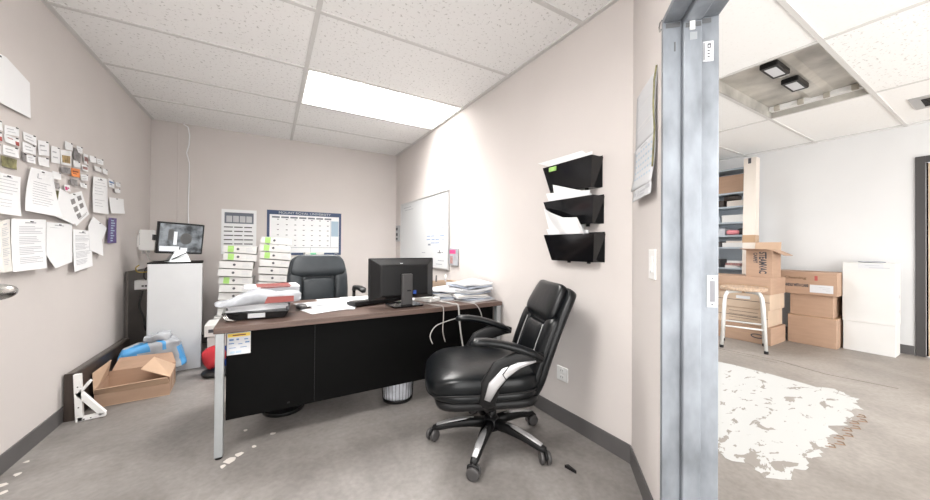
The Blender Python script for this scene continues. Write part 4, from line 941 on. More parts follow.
cable('desk_cable', [(1.185,2.138,0.60),(1.10,2.138,0.585),(1.02,2.138,0.56),(0.98,2.138,0.50),(1.0,2.138,0.44)], 0.0035, M['cable_white'], 'pale cable looping left across the black desk front')
cable('desk_cable', [(1.28,2.34,DT+0.006),(1.33,2.19,DT+0.007),(1.36,2.140,DT-0.004),(1.40,2.138,0.63),(1.42,2.138,0.56)], 0.0035, M['cable_white'], 'pale cable arching over the desk edge under the paper piles')
# ---- bins under the desk
def bin_(x,y,r,h,lab,liner):
    b = empty('waste_bin', (x,y,0), 0, lab, 'bin')
    mb = MB(); mb.s = True
    mb.lathe([(r*0.86,0.0),(r*0.88,0.012),(r*0.89,0.022),(r*0.85,0.022),(r*0.84,0.004)],32); mb.build('bin_base', M['plastic'], b, world=False)
    mb = MB(); mb.s = True; mb.tube([(r*math.cos(2*PI*k/32),r*math.sin(2*PI*k/32),h) for k in range(32)],0.006,8,closed=True); mb.build('rim', M['plastic'], b, world=False)
    if liner:
        mb = MB()
        for k in range(28):
            t = 2*PI*k/28; mb.tube([(r*0.87*math.cos(t),r*0.87*math.sin(t),0.02),(r*math.cos(t),r*math.sin(t),h)],0.0016,4)
        mb.build('wire_mesh', M['plastic'], b, world=False)
        mb = MB(); mb.s = True
        def fn(p,q):
            n = noise.noise_vector(Vector(p)*22); rr = math.hypot(p.x,p.y); s = min(1.0, (0.80*r+0.10*r*p.z/h)/max(rr,1e-4)); return Vector((p.x*s+n.x*0.008, p.y*s+n.y*0.008, max(0.008,p.z+n.z*0.01)))
        mb.blob((0,0,h*0.52),(r*0.9,r*0.9,h*0.5),0.35,1.0,40,18,None,fn); mb.build('bin_liner', M['white_bag'], b, world=False)
    else:
        mb = MB(); mb.s = True; mb.lathe([(r*0.86,0.02),(r*0.99,h),(r*0.95,h),(r*0.83,0.03)],32); mb.build('bin_wall', M['plastic'], b, world=False)
    return b
bin_(0.835,2.39,0.125,0.30,'round wire waste bin with a pale crumpled liner under the right half of the desk',True)
bin_(0.10,2.62,0.15,0.30,'round black bin in the shade under the left half of the desk',False)
# ================================================================== CHAIRS
def make_chair(root, back, seatm, spine, bw, head, arms, seat, lab_seams=True):
    """back/seatm materials; spine = [(x,z)...] bottom to top; bw = half widths"""
    # five-leg base with casters
    hub = MB(); hub.s = True; hub.lathe([(0.02,0.075),(0.05,0.08),(0.055,0.12),(0.04,0.145),(0.03,0.15)],24); hub.build('base_hub', M['plastic'], root, world=False)
    for k in range(5):
        a = root['leg_angle'] + 2*PI*k/5; d = Vector((math.cos(a),math.sin(a),0)); side = Vector((-d.y,d.x,0))
        L = [d*0.03+Vector((0,0,0.112)), d*0.12+Vector((0,0,0.112)), d*0.22+Vector((0,0,0.098)), d*0.30+Vector((0,0,0.078)), d*0.335+Vector((0,0,0.072))]
        mb = MB(); mb.s = True; mb.ribbon(L,[0.030,0.028,0.024,0.021,0.016],[0.028,0.025,0.020,0.017,0.013],14,3.0,None,up=tuple(side)); lg = mb.build('leg', M['plastic'], root, world=False)
        if root.get('silver'):
            I = [d*0.10+Vector((0,0,0.1352)), d*0.17+Vector((0,0,0.1285)), d*0.24+Vector((0,0,0.1145)), d*0.315+Vector((0,0,0.0925))]
            mb = MB(); mb.s = True; mb.ribbon(I,[0.007,0.017,0.019,0.014],[0.004]*4,10,3.0,None,up=tuple(side)); mb.build('silver_inlay', M['silver'], lg, world=False)
        cst_ = MB(); cst_.s = True; c = d*0.335
        T = Matrix.Translation((c.x,c.y,0.0)) @ Matrix.Rotation(a+0.9+k*0.7,4,'Z')
        cst_.lathe([(0.008,0.03),(0.008,0.075)],10,T)
        cst_.blob((0,0,0.047),(0.032,0.009,0.022),0.7,0.8,16,10,T)
        cs = cst_.build('caster', M['plastic'], lg, world=False)
        for s in (-1,1):
            wl = MB(); wl.s = True; wl.lathe([(0.006,-0.008),(0.027,-0.010),(0.0325,-0.006),(0.0325,0.006),(0.027,0.010),(0.006,0.008)],20,T @ Matrix.Translation((0.004,s*0.0185,0.0327)) @ Matrix.Rotation(PI/2,4,'X')); wl.build('wheel', M['dark_frame'], lg, world=False)
    mb = MB(); mb.s = True; mb.lathe([(0.030,0.14),(0.030,0.19),(0.025,0.19),(0.025,0.25)],20); mb.build('gas_lift', M['plastic'], root, world=False)
    sz = seat['top']
    MB().rbox(-0.13,0.12,-0.11,0.11,sz-0.215,sz-0.17,0.03).build('tilt_mechanism', M['plastic'], root, world=False)
    mb = MB(); mb.s = True; mb.tube([(0.06,0.10,sz-0.20),(0.06,0.20,sz-0.205),(0.06,0.26,sz-0.21)],0.006,8); mb.build('tilt_lever', M['plastic'], root, world=False)
    # seat: pan, lower cushion, crowned upper cushion with piping
    cx,hx,hy = seat['cx'],seat['hx'],seat['hy']
    mb = MB(); mb.s = True; mb.blob((cx-0.01,0,sz-0.155),(hx*0.9,hy*0.92,0.03),0.4,0.35,40,10); mb.build('seat_pan', M['plastic'], root, world=False)
    def low(p,q): return Vector((p.x,p.y,p.z))
    mb = MB(); mb.s = True; mb.blob((cx,0,sz-0.108),(hx*0.985,hy*0.985,0.038),0.55,seat['e'],48,12); mb.build('lower_cushion', seatm, root, world=False)
    def up_(p,q):
        f = max(0.0,(p.x-(cx+hx*0.45))/(hx*0.55)); return Vector((p.x,p.y,p.z-0.035*f*f + 0.012*(1-min(1,(q[0]**2+q[1]**2)))))
    mb = MB(); mb.s = True; mb.blob((cx,0,sz-0.055),(hx,hy,0.062),0.5,seat['e'],56,16,None,up_); up = mb.build('seat_cushion', seatm, root, world=False)
    pts = []
    for k in range(56):
        t = 2*PI*k/56; x = cx+hx*0.992*sp(math.cos(t),seat['e']); y = hy*0.992*sp(math.sin(t),seat['e']); f = max(0,(x-(cx+hx*0.45))/(hx*0.55)); pts.append((x,y,sz-0.088-0.03*f*f))
    mb = MB(); mb.s = True; mb.tube(pts,0.005,6,closed=True); mb.build('seat_piping', M['plastic'], up, world=False)
    # backrest shell swept up the spine
    K = 14; SP = []
    def sp_at(t):
        f = t*(len(spine)-1); i = min(int(f),len(spine)-2); u = f-i
        p0 = spine[max(i-1,0)]; p1 = spine[i]; p2 = spine[i+1]; p3 = spine[min(i+2,len(spine)-1)]
        return tuple(0.5*((2*p1[j])+(p2[j]-p0[j])*u+(2*p0[j]-5*p1[j]+4*p2[j]-p3[j])*u*u+(3*p1[j]-p0[j]-3*p2[j]+p3[j])*u**3) for j in (0,1))
    def wid(t):
        f = t*(len(bw)-1); i = min(int(f),len(bw)-2); u = f-i; return bw[i]+(bw[i+1]-bw[i])*u
    def frm(t):
        p = sp_at(t); a = sp_at(max(0,t-0.03)); b = sp_at(min(1,t+0.03)); d = Vector((b[0]-a[0],0,b[1]-a[1])).normalized(); nrm = Vector((d.z,0,-d.x)); return Vector((p[0],0,p[1])), d, nrm
    def ringat(t, hw, th, off, n=30, e=2.8, bow=0.0, yc=0.0):
        p,d,nr = frm(t); out = []
        for k in range(n):
            c = sp(math.cos(2*PI*k/n),2/e); s_ = sp(math.sin(2*PI*k/n),2/e); y = hw*c
            out.append(tuple(p + nr*(off + th*s_ + bow*(y/max(hw,1e-4))**2) + Vector((0,y+yc,0))))
        return out
    def shell(name, t0, t1, hwf, th, off, m, par, e=2.8, bow=0.0, yc=0.0, nn=K, endr=0.06):
        rings = []
        for i in range(nn+1):
            u = i/nn; t = t0+(t1-t0)*u
            g = min(u, 1-u)/endr; sc = math.sqrt(max(0.0,1-(1-min(1,g))**2)) if endr > 0 else 1
            sc = max(sc, 0.05); wsc = 0.72+0.28*sc
            rings.append(ringat(t, (hwf(t) if callable(hwf) else hwf)*wsc, th*max(sc,0.25), off, 30, e, bow, yc))
        mb = MB(); mb.s = True; mb.loft(rings); return mb.build(name, m, par, world=False)
    bk = shell('backrest', 0.0, 1.0, wid, 0.040, 0.0, back, root, 3.0, 0.014, 0.0, 22, 0.12)
    # centre pad, side bolsters and headrest
    shell('lumbar_pad', 0.12, head[0]-0.01, lambda t: wid(t)*0.52, 0.026, 0.034, back, bk, 3.0, 0.004, 0.0, 16, 0.10)
    for s in (-1,1):
        shell('side_bolster', 0.06, head[0]+0.06, lambda t: wid(t)*0.23, 0.032, 0.036, back, bk, 2.4, 0.0, s*bw[1]*0.74, 16, 0.12)
    hd = shell('headrest', head[0], head[1], lambda t: wid(t)*head[2], 0.036, 0.046, back, bk, 2.8, 0.010, 0.0, 16, 0.24)
    for s in (-1,1):
        pts = [ringat(0.14+(head[0]-0.16)*k/8, wid(0.3)*0.52, 0.0, 0.058)[0] for k in range(9)]
        mb = MB(); mb.s = True; mb.tube([(p[0],s*abs(p[1])*1.01,p[2]) for p in pts],0.0035,6); mb.build('seam', M['stitch'] if root.get('silver') else M['plastic'], bk, world=False)
    # arms
    for s in (-1,1):
        yo = arms['y']*s
        P = [(p[0],yo,p[1]) for p in arms['pad']]
        mb = MB(); mb.s = True; mb.ribbon(P,[0.018]+[0.036]*(len(P)-2)+[0.022],[0.010]+[0.019]*(len(P)-2)+[0.012],16,2.6); pad = mb.build('arm_pad', M['leather'] if root.get('silver') else M['plastic'], root, world=False)
        S = [(p[0],yo*(p[2] if len(p)>2 else 1.0),p[1]) for p in arms['sup']]
        mb = MB(); mb.s = True; mb.ribbon(S,arms['sw'],arms['st'],14,3.0); su = mb.build('arm_support', M['plastic'], root, world=False)
        if root.get('silver'):
            I = [(p[0],yo+s*0.0175,p[1]) for p in arms['inl']]
            mb = MB(); mb.s = True; mb.ribbon(I,[0.005]*len(I),arms['iw'],10,3.0); mb.build('silver_inlay', M['silver'], su, world=False)
            mb = MB(); mb.s = True; q = arms['gap']; mb.ribbon([(p[0],yo+s*0.023,p[1]) for p in q],[0.002]*len(q),[0.0025]*len(q),8,3.0); mb.build('inlay_groove', M['plastic'], su, world=False)
    return root

ch = empty('office_chair', (1.12,1.59,0), math.radians(158), 'black leather office chair with silver trimmed arms and five wheeled legs by the right wall', 'chair')
ch['leg_angle'] = math.radians(-10); ch['silver'] = 1
make_chair(ch, M['leather'], M['leather'],
    [(-0.185,0.30),(-0.225,0.42),(-0.275,0.57),(-0.335,0.72),(-0.40,0.845),(-0.425,0.885)],
    [0.20,0.245,0.25,0.245,0.225,0.19], (0.56,0.97,0.84),
    dict(y=0.285, pad=[(0.175,0.648),(0.15,0.656),(0.09,0.655),(0.02,0.644),(-0.06,0.622),(-0.14,0.592),(-0.195,0.56)],
         sup=[(-0.20,0.565),(-0.15,0.572),(-0.06,0.558),(0.02,0.515),(0.07,0.44),(0.085,0.36),(0.06,0.30,0.8)],
         sw=[0.012,0.016,0.016,0.016,0.016,0.016,0.016], st=[0.02,0.032,0.045,0.055,0.052,0.042,0.03],
         inl=[(-0.155,0.556),(-0.07,0.540),(0.0,0.506),(0.06,0.445),(0.09,0.375)], iw=[0.004,0.016,0.026,0.028,0.016],
         gap=[(-0.02,0.545),(0.015,0.50),(-0.005,0.47)]),
    dict(cx=0.072,hx=0.308,hy=0.29,top=0.482,e=0.55))
ch2 = empty('office_chair', (0.41,3.20,0), math.radians(-88), 'grey black leather office chair standing behind the desk facing the camera', 'chair')
ch2['leg_angle'] = 0.3
make_chair(ch2, M['leather_grey'], M['leather_grey'],
    [(-0.16,0.42),(-0.19,0.55),(-0.20,0.70),(-0.215,0.85),(-0.24,0.98),(-0.25,1.035)],
    [0.24,0.265,0.268,0.262,0.235,0.17], (0.58,0.99,0.94),
    dict(y=0.315, pad=[(0.19,0.715),(0.15,0.735),(0.06,0.74),(-0.06,0.735),(-0.14,0.70)],
         sup=[(-0.14,0.70),(-0.15,0.58),(-0.10,0.47),(0.0,0.43),(0.05,0.40,0.85)],
         sw=[0.014]*5, st=[0.016]*5), dict(cx=0.065,hx=0.27,hy=0.265,top=0.46,e=0.45))
for c_ in (ch, ch2):
    for k in ('leg_angle','silver'):
        if k in c_: del c_[k]

# ================================================================== RIGHT WALL AND DOOR WALL
wb = empty('whiteboard', (XR,3.84,0.885), 0, 'white dry erase board with thin grey frame and faint writing on the right wall', 'whiteboard')
y0,y1,z0,z1 = 3.09,4.575,0.88,1.73
MB().box(XR-0.016,XR-0.002,y0+0.012,y1-0.012,z0+0.012,z1-0.012).build('writing_surface', M['whiteboard'], wb)
mb = MB(); mb.box(XR-0.022,XR-0.001,y0,y1,z1-0.016,z1); mb.box(XR-0.022,XR-0.001,y0,y1,z0,z0+0.016); mb.box(XR-0.022,XR-0.001,y0,y0+0.016,z0+0.016,z1-0.016); mb.box(XR-0.022,XR-0.001,y1-0.016,y1,z0+0.016,z1-0.016); mb.build('board_frame', M['alu'], wb, bevel=0.002)
random.seed(17)
def marks(m, rects):
    mb = MB()
    for (ya,yb,z,h) in rects: mb.box(XR-0.0168,XR-0.0161,ya,yb,z,z+h)
    return mb.build('marker_writing', m, wb)
marks(M['ink_blue'], [(3.2+0.12*k, 3.2+0.12*k+random.uniform(.05,.11), 1.245-0.04*j, 0.008) for j in range(3) for k in range(4) if random.random() < 0.8])
marks(M['slate'], [(4.18,4.45,1.655,0.006),(4.10,4.4,1.62,0.005),(3.22,3.29,1.46,0.006),(3.2,3.26,1.33,0.006),(3.55,3.62,1.14,0.02),(3.2,3.35,0.97,0.006),(3.25,3.4,0.93,0.006),(3.7,3.8,1.05,0.006)])
marks(M['ink_dark'], [(3.27,3.36,1.055,0.010),(3.30,3.32,1.065,0.022),(3.22,3.26,1.06,0.006)])
r = empty('marker_pouch', (XR,3.0,0.935), 0, 'white and magenta plastic pouch hanging on the right wall beside the whiteboard', 'pouch')
MB().rbox(XR-0.022,XR-0.002,2.90,3.075,0.935,1.112,0.012).build('pouch_body', M['white_film'], r)
mb = MB(); mb.box(XR-0.0232,XR-0.0222,2.935,3.06,1.055,1.095); mb.build('magenta_print', M['ink_magenta'], r)
mb = MB(); mb.box(XR-0.0232,XR-0.0222,2.99,3.05,0.955,1.03); mb.build('photo_print', M['red_pic'], r)
for k in range(3):
    pass
text('pouch_print', 'BIC', 0.036, frame((XR-0.0364,3.075,1.06),(0,-1,0),(0,0,1)), M['paper'], r) if False else None
r = empty('wall_control', (XR,4.69,1.2), 0, 'small grey wall control unit between the whiteboard and the corner', 'wall control')
MB().rbox(XR-0.035,XR-0.001,4.63,4.74,1.20,1.43,0.006).build('housing', M['steel_leg'], r)
mb = MB(); mb.box(XR-0.037,XR-0.0351,4.65,4.72,1.36,1.40); mb.box(XR-0.037,XR-0.0351,4.65,4.72,1.28,1.32); mb.box(XR-0.037,XR-0.0351,4.65,4.72,1.225,1.25); mb.build('display_panel', M['ink_dark'], r)
# wall file pockets
def pocket(zt, zb, ya, yb, lab, pr, pr_b, glass):
    r = empty('wall_file_pocket', (XR,(ya+yb)/2,zb), 0, lab, 'file tray', 'wall file pockets')
    d0, d1 = pr_b, pr   # depth at bottom and top
    inset = 0.035
    A = lambda y,z,x: (XR-x,y,z)
    mb = MB()
    # front panel
    f = [A(ya+inset,zb,d0),A(yb-inset,zb,d0),A(yb,zt,d1),A(ya,zt,d1)]; 
    mb.loft([f,[(p[0]+0.004,p[1],p[2]) for p in f]])
    for (a,b) in ((ya+inset,ya),(yb-inset,yb)):
        s = 1 if a < (ya+yb)/2 else -1
        q = [A(a,zb,0.002),A(a,zb,d0-0.004),A(b,zt,d1-0.004),A(b,zt,0.002)]
        mb.loft([q,[(p[0],p[1]+s*0.004,p[2]) for p in q]])
    mb.loft([[A(ya+inset+0.004,zb,0.002),A(yb-inset-0.004,zb,0.002),A(yb-inset-0.004,zb,d0-0.004),A(ya+inset+0.004,zb,d0-0.004)],[A(ya+inset+0.004,zb+0.004,0.002),A(yb-inset-0.004,zb+0.004,0.002),A(yb-inset-0.004,zb+0.004,d0-0.004),A(ya+inset+0.004,zb+0.004,d0-0.004)]])
    mb.box(XR-0.002,XR-0.0005,ya+0.005,yb-0.005,zb,zt+0.01)
    mb.build('pocket_shell', M['plastic_gloss'], r)
    mb = MB(); mb.box(XR-0.012,XR-0.002,ya+0.10,ya+0.12,zb-0.012,zb); mb.box(XR-0.012,XR-0.002,yb-0.14,yb-0.12,zb-0.012,zb); mb.build('hanger_clip', M['plastic'], r)
    return r
p1 = pocket(1.642,1.470,1.235,1.62,'topmost black wall file pocket with a green sticker, on the right wall',0.10,0.062,0)
MB().box(XR-0.1045,XR-0.099,1.50,1.56,1.605,1.632).build('green_sticker', M['green'], p1)
p2 = pocket(1.418,1.262,1.225,1.612,'middle black wall file pocket, between two others on the right wall',0.10,0.062,0)
p3 = pocket(1.205,1.042,1.218,1.608,'lowest black wall file pocket with a glossy front, on the right wall',0.10,0.062,0)
def sheaf(poly, x, th, lab, curl=0.0):
    mb = MB(); zt = max(p[1] for p in poly); zb = min(p[1] for p in poly)
    off = lambda z: curl*((z-zb)/(zt-zb))**2
    mb.loft([[(XR-x-off(b),a,b) for a,b in poly],[(XR-x-th-off(b),a,b) for a,b in poly]])
    o = mb.build('document', M['paper_bright'], None); tag(o, lab, 'papers', 'documents in the wall file pockets'); return o
sheaf([(1.53,1.49),(1.29,1.49),(1.29,1.684),(1.56,1.682)],0.026,0.004,'upright document at the back of the topmost wall pocket')
sheaf([(1.57,1.50),(1.28,1.50),(1.265,1.640),(1.318,1.686),(1.685,1.688),(1.590,1.650)],0.045,0.004,'grey edged document jutting left out of the topmost wall pocket',0.035)
sheaf([(1.54,1.30),(1.28,1.30),(1.265,1.425),(1.275,1.440),(1.530,1.520)],0.040,0.005,'document with a tall pointed left corner in the middle wall pocket',0.055)
sheaf([(1.55,1.30),(1.29,1.30),(1.27,1.452),(1.608,1.476)],0.048,0.006,'document standing low across the front of the middle wall pocket',0.028)
sheaf([(1.55,1.07),(1.30,1.07),(1.275,1.225),(1.60,1.245)],0.048,0.006,'low document at the front of the lowest wall pocket',0.03)
mb = MB(); P_ = [(1.60,1.375),(1.53,1.345),(1.43,1.305),(1.33,1.300),(1.28,1.238)]
def crumpled(u,v):
    f = u*4; i = min(int(f),3); t = f-i; y = P_[i][0]+(P_[i+1][0]-P_[i][0])*t; z = P_[i][1]+(P_[i+1][1]-P_[i][1])*t
    yb = 1.55-0.24*u; return (XR-0.040-0.075*v-0.008*math.sin(9*u+5*v)*v, yb+(y-yb)*v, 1.08+(z-1.08)*v)
mb.grid(crumpled,16,10); tag(mb.build('document', M['paper_bright'], None, solid=0.002), 'crumpled document bulging up out of the lowest wall pocket', 'papers', 'documents in the wall file pockets')
sheaf([(1.55,1.07),(1.36,1.07),(1.35,1.30),(1.58,1.335)],0.018,0.004,'tall document at the back of the lowest wall pocket')
# outlet
r = empty('power_outlet', (XR,1.53,0.27), 0, 'white duplex power outlet low on the right wall behind the office chair', 'outlet')
MB().rbox(XR-0.007,XR-0.0005,1.485,1.577,0.268,0.358,0.006,axis=0).build('cover_plate', M['white_metal'], r)
for z in (0.292,0.334):
    s_ = MB().rbox(XR-0.0095,XR-0.007,1.513,1.549,z-0.015,z+0.015,0.007,axis=0).build('socket', M['white_metal'], r)
    mb = MB(); mb.box(XR-0.0102,XR-0.0094,1.522,1.525,z-0.004,z+0.006); mb.box(XR-0.0102,XR-0.0094,1.537,1.540,z-0.004,z+0.006); mb.build('slots', M['ink_dark'], s_)
# light switch on the door wall
def dwz(a,t,z): p = dw(a,t); return (p[0],p[1],z)
def dplate(a0,a1,t0,t1,z0,z1,mb): mb.prism([dw(a0,t0),dw(a1,t0),dw(a1,t1),dw(a0,t1)],z0,z1); return mb
r = empty('light_switch', (*dw(-0.135,0),0.995), 0, 'white rocker light switch on the wall beside the steel door frame', 'switch')
dplate(-0.182,-0.092,-0.007,-0.0003,0.995,1.118,MB()).build('cover_plate', M['white_metal'], r, bevel=0.002)
dplate(-0.155,-0.119,-0.0105,-0.0071,1.022,1.092,MB()).build('rocker', M['white_metal'], r, bevel=0.0015)
dplate(-0.140,-0.134,-0.0118,-0.0106,1.022,1.03,MB()).build('indicator', M['ink'], r)
# wall calendar curling beside the frame
r = empty('wall_calendar', (*dw(-0.25,0),1.36), 0, 'white monthly calendar hanging curled open on the wall beside the steel door frame', 'calendar')
def curlsheet(za, zb, a0, a1, lift, zs, nm, th=0.002, base=-0.002, bow=0.01):
    mb = MB(); mb.s = True
    def fn(u,v):
        t = base - lift*v*v - bow*math.sin(PI*v)*(0.4+0.6*u); p = dw(a0+(a1-a0)*u, t); return (p[0],p[1], za+(zb-za)*v + zs*u)
    mb.grid(fn, 6, 12); return mb.build(nm, M['paper'], r, solid=th), fn
ps, fnp = curlsheet(1.865,1.60,-0.41,-0.085,0.006,-0.015,'picture_page', bow=0.006)
gs, fng = curlsheet(1.598,1.40,-0.41,-0.075,0.016,-0.01,'month_page', base=-0.012, bow=-0.002)
def ondecal(fn, name, rects, m, par):
    mb = MB()
    for (u0,u1,v0,v1) in rects:
        c = [Vector(fn(u,v)) for u,v in ((u0,v0),(u1,v0),(u1,v1),(u0,v1))]; o_ = Vector((-NW.x,-NW.y,0))
        mb.loft([[tuple(p+o_*0.0012) for p in c],[tuple(p+o_*0.002) for p in c]])
    return mb.build(name, m, par)
ondecal(fng,'date_grid',[(0.12+0.12*k,0.17+0.12*k,0.12+0.15*j,0.16+0.15*j) for k in range(7) for j in range(5)],M['pale_blue'],gs)
ondecal(fng,'month_title',[(0.35,0.65,0.03,0.06)],M['ink'],gs)
ondecal(fnp,'faint_picture',[(0.1,0.9,0.62,0.64),(0.12,0.9,0.70,0.715),(0.15,0.8,0.30,0.31)],mat('pale_print',(0.66,0.66,0.66),0.8),ps)
fs_, fnf = curlsheet(1.395,1.345,-0.37,-0.072,0.004,-0.002,'footer_page', base=-0.026, bow=0.0)
ondecal(fnf,'footer_print',[(0.08,0.2,0.3,0.6),(0.3,0.36,0.2,0.7),(0.42,0.7,0.3,0.45),(0.42,0.65,0.6,0.7),(0.74,0.95,0.15,0.4)],M['ink'],fs_)
mb = MB(); mb.s = True; mb.tube([dwz(-0.09,-0.004,1.86),dwz(-0.083,-0.014,1.80),dwz(-0.08,-0.018,1.70),dwz(-0.078,-0.014,1.60),dwz(-0.075,-0.022,1.45)],0.004,6); mb.build('page_edge', M['brown_pic'], r)
# floor debris
o = MB().prism([(1.314,1.212),(1.334,1.205),(1.330,1.150),(1.326,1.150)],0.0,0.014).build('door_wedge', M['plastic'], None); tag(o, 'small black wedge lying on the office floor near the door wall', 'wedge')
# ================================================================== STORAGE ROOM
# shelving rack
sx0,sx1,sy0,sy1 = 5.66,5.985,1.97,2.95
r = empty('storage_rack', (5.82,2.46,0), 0, 'tall blue grey steel shelving rack full of small stock against the far wall', 'shelf')
for (x,y) in ((sx0,sy0),(sx0,sy1-0.035),(sx1-0.035,sy0),(sx1-0.035,sy1-0.035)): MB().box(x,x+0.035,y,y+0.035,0,2.30).build('upright', M['shelf'], r)
zs = [0.12,0.50,0.86,1.155,1.325,1.51,1.735,1.93,2.27]
for z in zs:
    MB().box(sx0+0.002,sx1-0.002,sy0+0.002,sy1-0.002,z-0.022,z).build('shelf_board', M['shelf'], r)
MB().box(sx1-0.004,sx1,sy0+0.036,sy1-0.036,0.1,2.25).build('back_panel', M['shelf'], r)
def bx(name, x0,x1,y0,y1,z0,h,m,lab,cat='box'):
    return tag(MB().box(x0,x1,y0,y1,z0+0.0005,z0+h).build(name, M[m], None, bevel=0.003), lab, cat, 'stock on the storage rack')
bx('carton',5.68,5.95,2.02,2.9,1.93,0.25,'card','long brown carton on the top shelf of the rack')
bx('carton',5.72,5.9,2.04,2.24,1.735,0.085,'cream_carton','cream carton at the front right of the second shelf of the rack')
mb = MB(); mb.s = True; mb.blob((5.80,2.20,1.735+0.1285),(0.09,0.10,0.042),0.6,0.7,24,10); tag(mb.build('dark_pouch', M['dark_wood'], None), 'dark brown pouch lying on the cream carton, second shelf of the rack', 'pouch', 'stock on the storage rack')
bx('carton',5.70,5.9,2.27,2.40,1.735,0.10,'dark_wood','dark brown box left of the cream carton on the second shelf of the rack')
bx('carton',5.69,5.9,2.03,2.29,1.51,0.105,'white_carton','wide white carton on the third shelf of the rack')
bx('carton',5.72,5.9,2.32,2.5,1.51,0.09,'shelf','grey box left of the wide white carton on the third shelf')
mb = MB(); mb.s = True; mb.blob((5.74,2.17,1.325+0.042),(0.05,0.075,0.035),0.7,0.7,24,10,None,crump(0.006,20)); tag(mb.build('pink_bag', M['pink'], None), 'pink bag on the fourth shelf of the rack', 'bag', 'stock on the storage rack')
mb = MB(); mb.s = True; mb.blob((5.80,2.09,1.325+0.053),(0.06,0.05,0.045),0.7,0.7,24,10,None,crump(0.006,20)); tag(mb.build('black_pouch', M['cable_black'], None), 'black pouch at the right of the fourth shelf of the rack', 'pouch', 'stock on the storage rack')
bx('carton',5.72,5.86,2.26,2.38,1.325,0.10,'ink','grey printed carton left of the pink bag on the fourth shelf')
bx('carton',5.68,5.9,2.02,2.28,1.155,0.062,'white_carton','flat cream white carton on the fifth shelf of the rack')
bx('carton',5.70,5.88,2.05,2.24,1.155+0.063,0.028,'cream_carton','thin cream carton on top of the flat white carton, fifth shelf')
bx('carton',5.70,5.88,2.30,2.40,1.155,0.08,'dark_frame','dark box left of the flat white carton on the fifth shelf')
# items standing at sixth level
mb = MB(); mb.box(-0.09,0.09,-0.12,0.12,0,0.03,RZ(5.78,2.15,0.862,0.3)); tag(mb.build('flat_carton', M['white_carton'], None), 'flat white carton lowest on the sixth shelf of the rack', 'box', 'stock on the storage rack')
mb = MB(); mb.box(-0.08,0.08,-0.10,0.10,0,0.035,RZ(5.77,2.14,0.894,-0.2)); tag(mb.build('flat_carton', M['red_pic'], None), 'reddish flat carton on the lowest white carton, sixth shelf', 'box', 'stock on the storage rack')
mb = MB(); mb.box(-0.07,0.07,-0.10,0.09,0,0.03,RZ(5.77,2.14,0.931,0.1)); tag(mb.build('flat_carton', M['white_carton'], None), 'small white carton topping the sixth shelf pile of the rack', 'box', 'stock on the storage rack')
bx('carton',5.70,5.9,2.31,2.48,0.86,0.12,'dark_frame','dark box left of the flat cartons on the sixth shelf of the rack')
mb = MB(); mb.s = True; mb.blob((5.76,2.30,0.50+0.098),(0.06,0.12,0.08),0.7,0.7,24,10,None,crump(0.012,14)); tag(mb.build('red_bag', M['red'], None), 'crumpled red bag on the lower shelf of the rack', 'bag', 'stock on the storage rack')
bx('carton',5.70,5.9,2.02,2.15,0.50,0.15,'white_carton','white carton right of the red bag on the lower shelf of the rack')
# long carton standing on the stacked boxes
r = empty('long_carton', (5.428,1.875,0.79), 0, 'tall narrow pale carton standing upright in front of the steel rack', 'box')
T = RZ(5.428,1.875,0.7905,0,0,math.radians(2))
mb = MB(); mb.box(-0.055,0.055,-0.075,0.06,0.0,1.535,T); mb.build('carton_body', M['cream_carton'], r, bevel=0.004)
mb = MB(); mb.box(-0.0565,0.0565,-0.0765,0.0615,0.42,0.52,T); mb.build('brown_tape', M['tape'], r)
mb = MB(); mb.box(-0.0568,-0.0552,-0.02,0.012,1.46,1.53,T); mb.build('slot', M['ink_dark'], r)
# stack of flat cardboard boxes behind the stool
hs = [(0.0,0.205),(0.206,0.20),(0.407,0.185),(0.593,0.195)]
nm = ['lowest flat cardboard box of the stack behind the stool','second flat cardboard box up in the stack behind the stool','third flat cardboard box up in the stack behind the stool','topmost flat cardboard box of the stack, under the open box']
for k,(z,h) in enumerate(hs):
    dx = (0.0,0.012,0.0,-0.008)[k]; dy = (0.0,0.03,0.01,0.0)[k]
    r = empty('cardboard_box', (5.3,1.9,z), 0, nm[k], 'box', 'flat boxes stacked behind the stool')
    MB().box(5.035+dx,5.485,1.535+dy,2.32,z+0.0005,z+h).build('carton', M['card_pale'] if k in (1,2) else M['card'], r, bevel=0.004)
    mb = MB(); mb.box(5.0335+dx,5.035+dx,1.536+dy,2.32,z+h*0.48,z+h*0.48+0.006); mb.build('lid_seam', M['dark_frame'] if k in (1,2) else M['tape'], r)
    MB().box(5.0328+dx,5.0345+dx,1.72+dy,1.86+dy,z+h*0.6,z+h*0.6+0.035).build('parcel_label', M['paper'], r) if k in (2,) else None
    if k == 0:
        mb = MB(); mb.tube([(5.033, 1.66+0.06*math.cos(2*PI*q/20), z+0.09+0.022*math.sin(2*PI*q/20)) for q in range(20)],0.006,6,closed=True); mb.build('oval_print', M['ink_dark'], r)
    if k == 1:
        mb = MB()
        for q in range(4): mb.box(5.0445,5.047,1.66,1.95,z+0.03+q*0.04,z+0.034+q*0.04)
        mb.build('strap_lines', M['dark_frame'], r)
